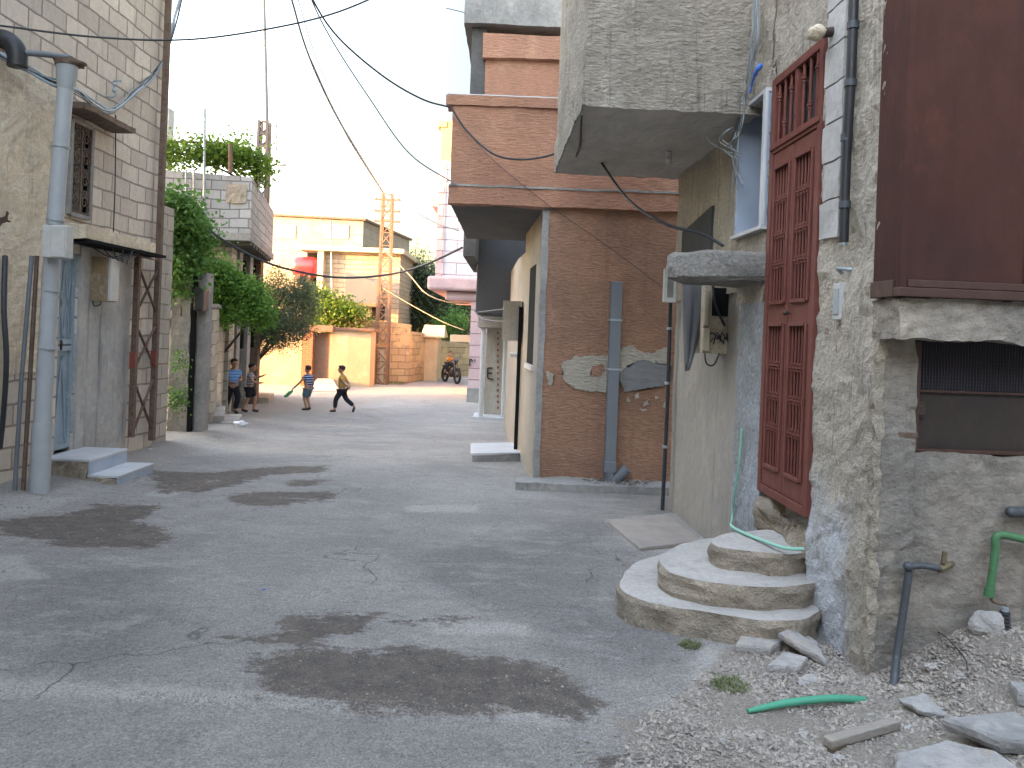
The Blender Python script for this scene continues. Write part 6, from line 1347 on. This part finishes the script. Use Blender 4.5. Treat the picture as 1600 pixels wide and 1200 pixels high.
# boy with striped shirt and shorts holding green toy (back three-quarter, facing left and away)
fC = G(480, 641); person('boy in navy striped shirt and denim shorts holding a green plastic toy', fC, math.radians(62), J(elb_l=(-.25, .06, .78), wri_l=(-.30, .20, .64), han_l=(-.31, .25, .60), hip_l=(-.055, 0, .58), kne_l=(-.05, .08, .34), ank_l=(-.04, .00, .07), toe_l=(-.05, .11, .03), kne_r=(.05, .05, .34), ank_r=(.05, -.05, .09), toe_r=(.06, .05, .03)), 'shirt_navy', 'denim', 'shoe', 1.19, True)
q = P(458, 612, fC.y); hand_ = Matrix.Translation(fC) @ Matrix.Rotation(math.radians(62), 4, 'Z') @ (Vector((-.31, .27, .58)) * (1.19 / 1.25))
one(MB().prism([(0, 0), (1, 0)], 0, 0) if 0 else MB().obox(hand_, hand_.lerp(P(452, 618, fC.y), .35), .035, .03).obox(hand_.lerp(P(452, 618, fC.y), .3), P(446, 620, fC.y), .13, .045), 'toy_bat', 'greencloth', 'green plastic toy bat in the hand of the striped shirt boy', 'toy', bevel=.012)
# running boy in blue
fA = G(362, 646); person('boy in bright blue striped shirt and black trousers running', fA, math.radians(-140), J(hip_l=(-.065, 0, .58), kne_l=(-.08, .14, .36), ank_l=(-.06, .03, .08), toe_l=(-.07, .13, .04), kne_r=(.08, -.02, .34), ank_r=(.08, -.16, .12), toe_r=(.08, -.07, .04), elb_l=(-.20, -.05, .76), wri_l=(-.10, .15, .74), han_l=(-.05, .19, .75), elb_r=(.20, -.05, .76), wri_r=(.08, .15, .70), han_r=(.03, .19, .70), head=(0, .05, 1.12)), 'shirt_blue', 'trousers', 'shoe', 1.32, False)
# boy behind holding the post
fB = G(381, 645) + Vector((.0, .35, 0)); person('boy in grey striped shirt half hidden behind the boy in blue', Vector((fB.x, fB.y, gz(fB.x, fB.y))), math.radians(-80), J(elb_l=(-.22, .10, .84), wri_l=(-.18, .28, .90), han_l=(-.17, .33, .93), elb_r=(.20, .08, .78), wri_r=(.10, .26, .74), han_r=(.07, .31, .75), kne_l=(-.08, .13, .35), ank_l=(-.07, .10, .07), toe_l=(-.07, .20, .03), kne_r=(.07, -.02, .33), ank_r=(.07, -.14, .09), toe_r=(.08, -.04, .04), head=(0, .05, 1.12)), 'shirt_grey', 'trousers', 'shoe', 1.22, True)

# motorcycle with a rider
mg = G(704, 598); mc = thing('motorcycle', 'black motorcycle parked at the lane mouth', 'motorcycle', mg, math.radians(-62))
def mp(mb, name, m, par=None): return mb.build(name, m, par or mc)
for x_, nm_ in ((-.58, 0), (.62, 1)):
    wh_ = mp(MB().tube([(x_ + .27 * math.cos(a * .3142), 0, .30 + .27 * math.sin(a * .3142)) for a in range(21)], .05, 8, False), 'wheel', 'tyre')
    mb = MB().tube([(x_, -.05, .3), (x_, .05, .3)], .05, 10)
    for a in range(8): mb.tube([(x_, 0, .3), (x_ + .24 * math.cos(a * .785), 0, .3 + .24 * math.sin(a * .785))], .008, 5)
    mp(mb, 'rim', 'iron_dark', wh_)
mp(MB().tube([(.62, .07, .3), (.45, .07, .75), (.38, .05, .98)], .022, 8).tube([(.62, -.07, .3), (.45, -.07, .75), (.38, -.05, .98)], .022, 8), 'fork', 'chrome')
mp(MB().tube([(.40, 0, .8), (0, 0, .62), (-.58, 0, .32)], .035, 8).tube([(.40, 0, .75), (.1, 0, .32), (-.3, 0, .3), (-.4, 0, .6)], .028, 8), 'frame', 'iron_dark')
mp(MB().ball((.02, 0, .38), (.18, .12, .15), 12, 8, .2, 2), 'engine', 'iron_dark'); mp(MB().ball((.16, 0, .78), (.24, .13, .12), 14, 10), 'fuel_tank', 'black')
mp(MB().ball((-.30, 0, .76), (.34, .12, .07), 14, 8), 'saddle', 'tyre'); mp(MB().ball((.50, 0, .92), (.08, .09, .10), 12, 8), 'headlight', 'glass')
mp(MB().tube(spline([(.30, -.34, 1.04), (.38, -.15, 1.04), (.40, 0, 1.0), (.38, .15, 1.04), (.30, .34, 1.04)], 4), .015, 6), 'handlebar', 'chrome')
mp(MB().ball((-.68, 0, .62), (.16, .06, .06), 10, 6).ball((.66, 0, .60), (.24, .055, .05), 10, 6), 'mudguard', 'black'); mp(MB().tube([(0, .12, .25), (-.35, .14, .28), (-.75, .14, .36)], [.03, .045, .05], 8), 'exhaust', 'chrome')
person('small child in orange sitting on the parked motorcycle', mg + Vector((-.12, .25, .22)), math.radians(-62 - 90), J(pelvis=(0, 0, .60), hip_l=(-.08, .03, .57), kne_l=(-.17, .27, .50), ank_l=(-.18, .24, .20), toe_l=(-.18, .34, .16), hip_r=(.08, .03, .57), kne_r=(.17, .27, .50), ank_r=(.18, .24, .20), toe_r=(.18, .34, .16), chest=(0, .06, .82), neck=(0, .10, .93), head=(0, .14, 1.05), sho_l=(-.12, .07, .86), sho_r=(.12, .07, .86), elb_l=(-.2, .2, .74), wri_l=(-.22, .40, .78), han_l=(-.22, .46, .8), elb_r=(.2, .2, .74), wri_r=(.22, .40, .78), han_r=(.22, .46, .8)), 'orange', 'trousers', 'shoe', 1.1)
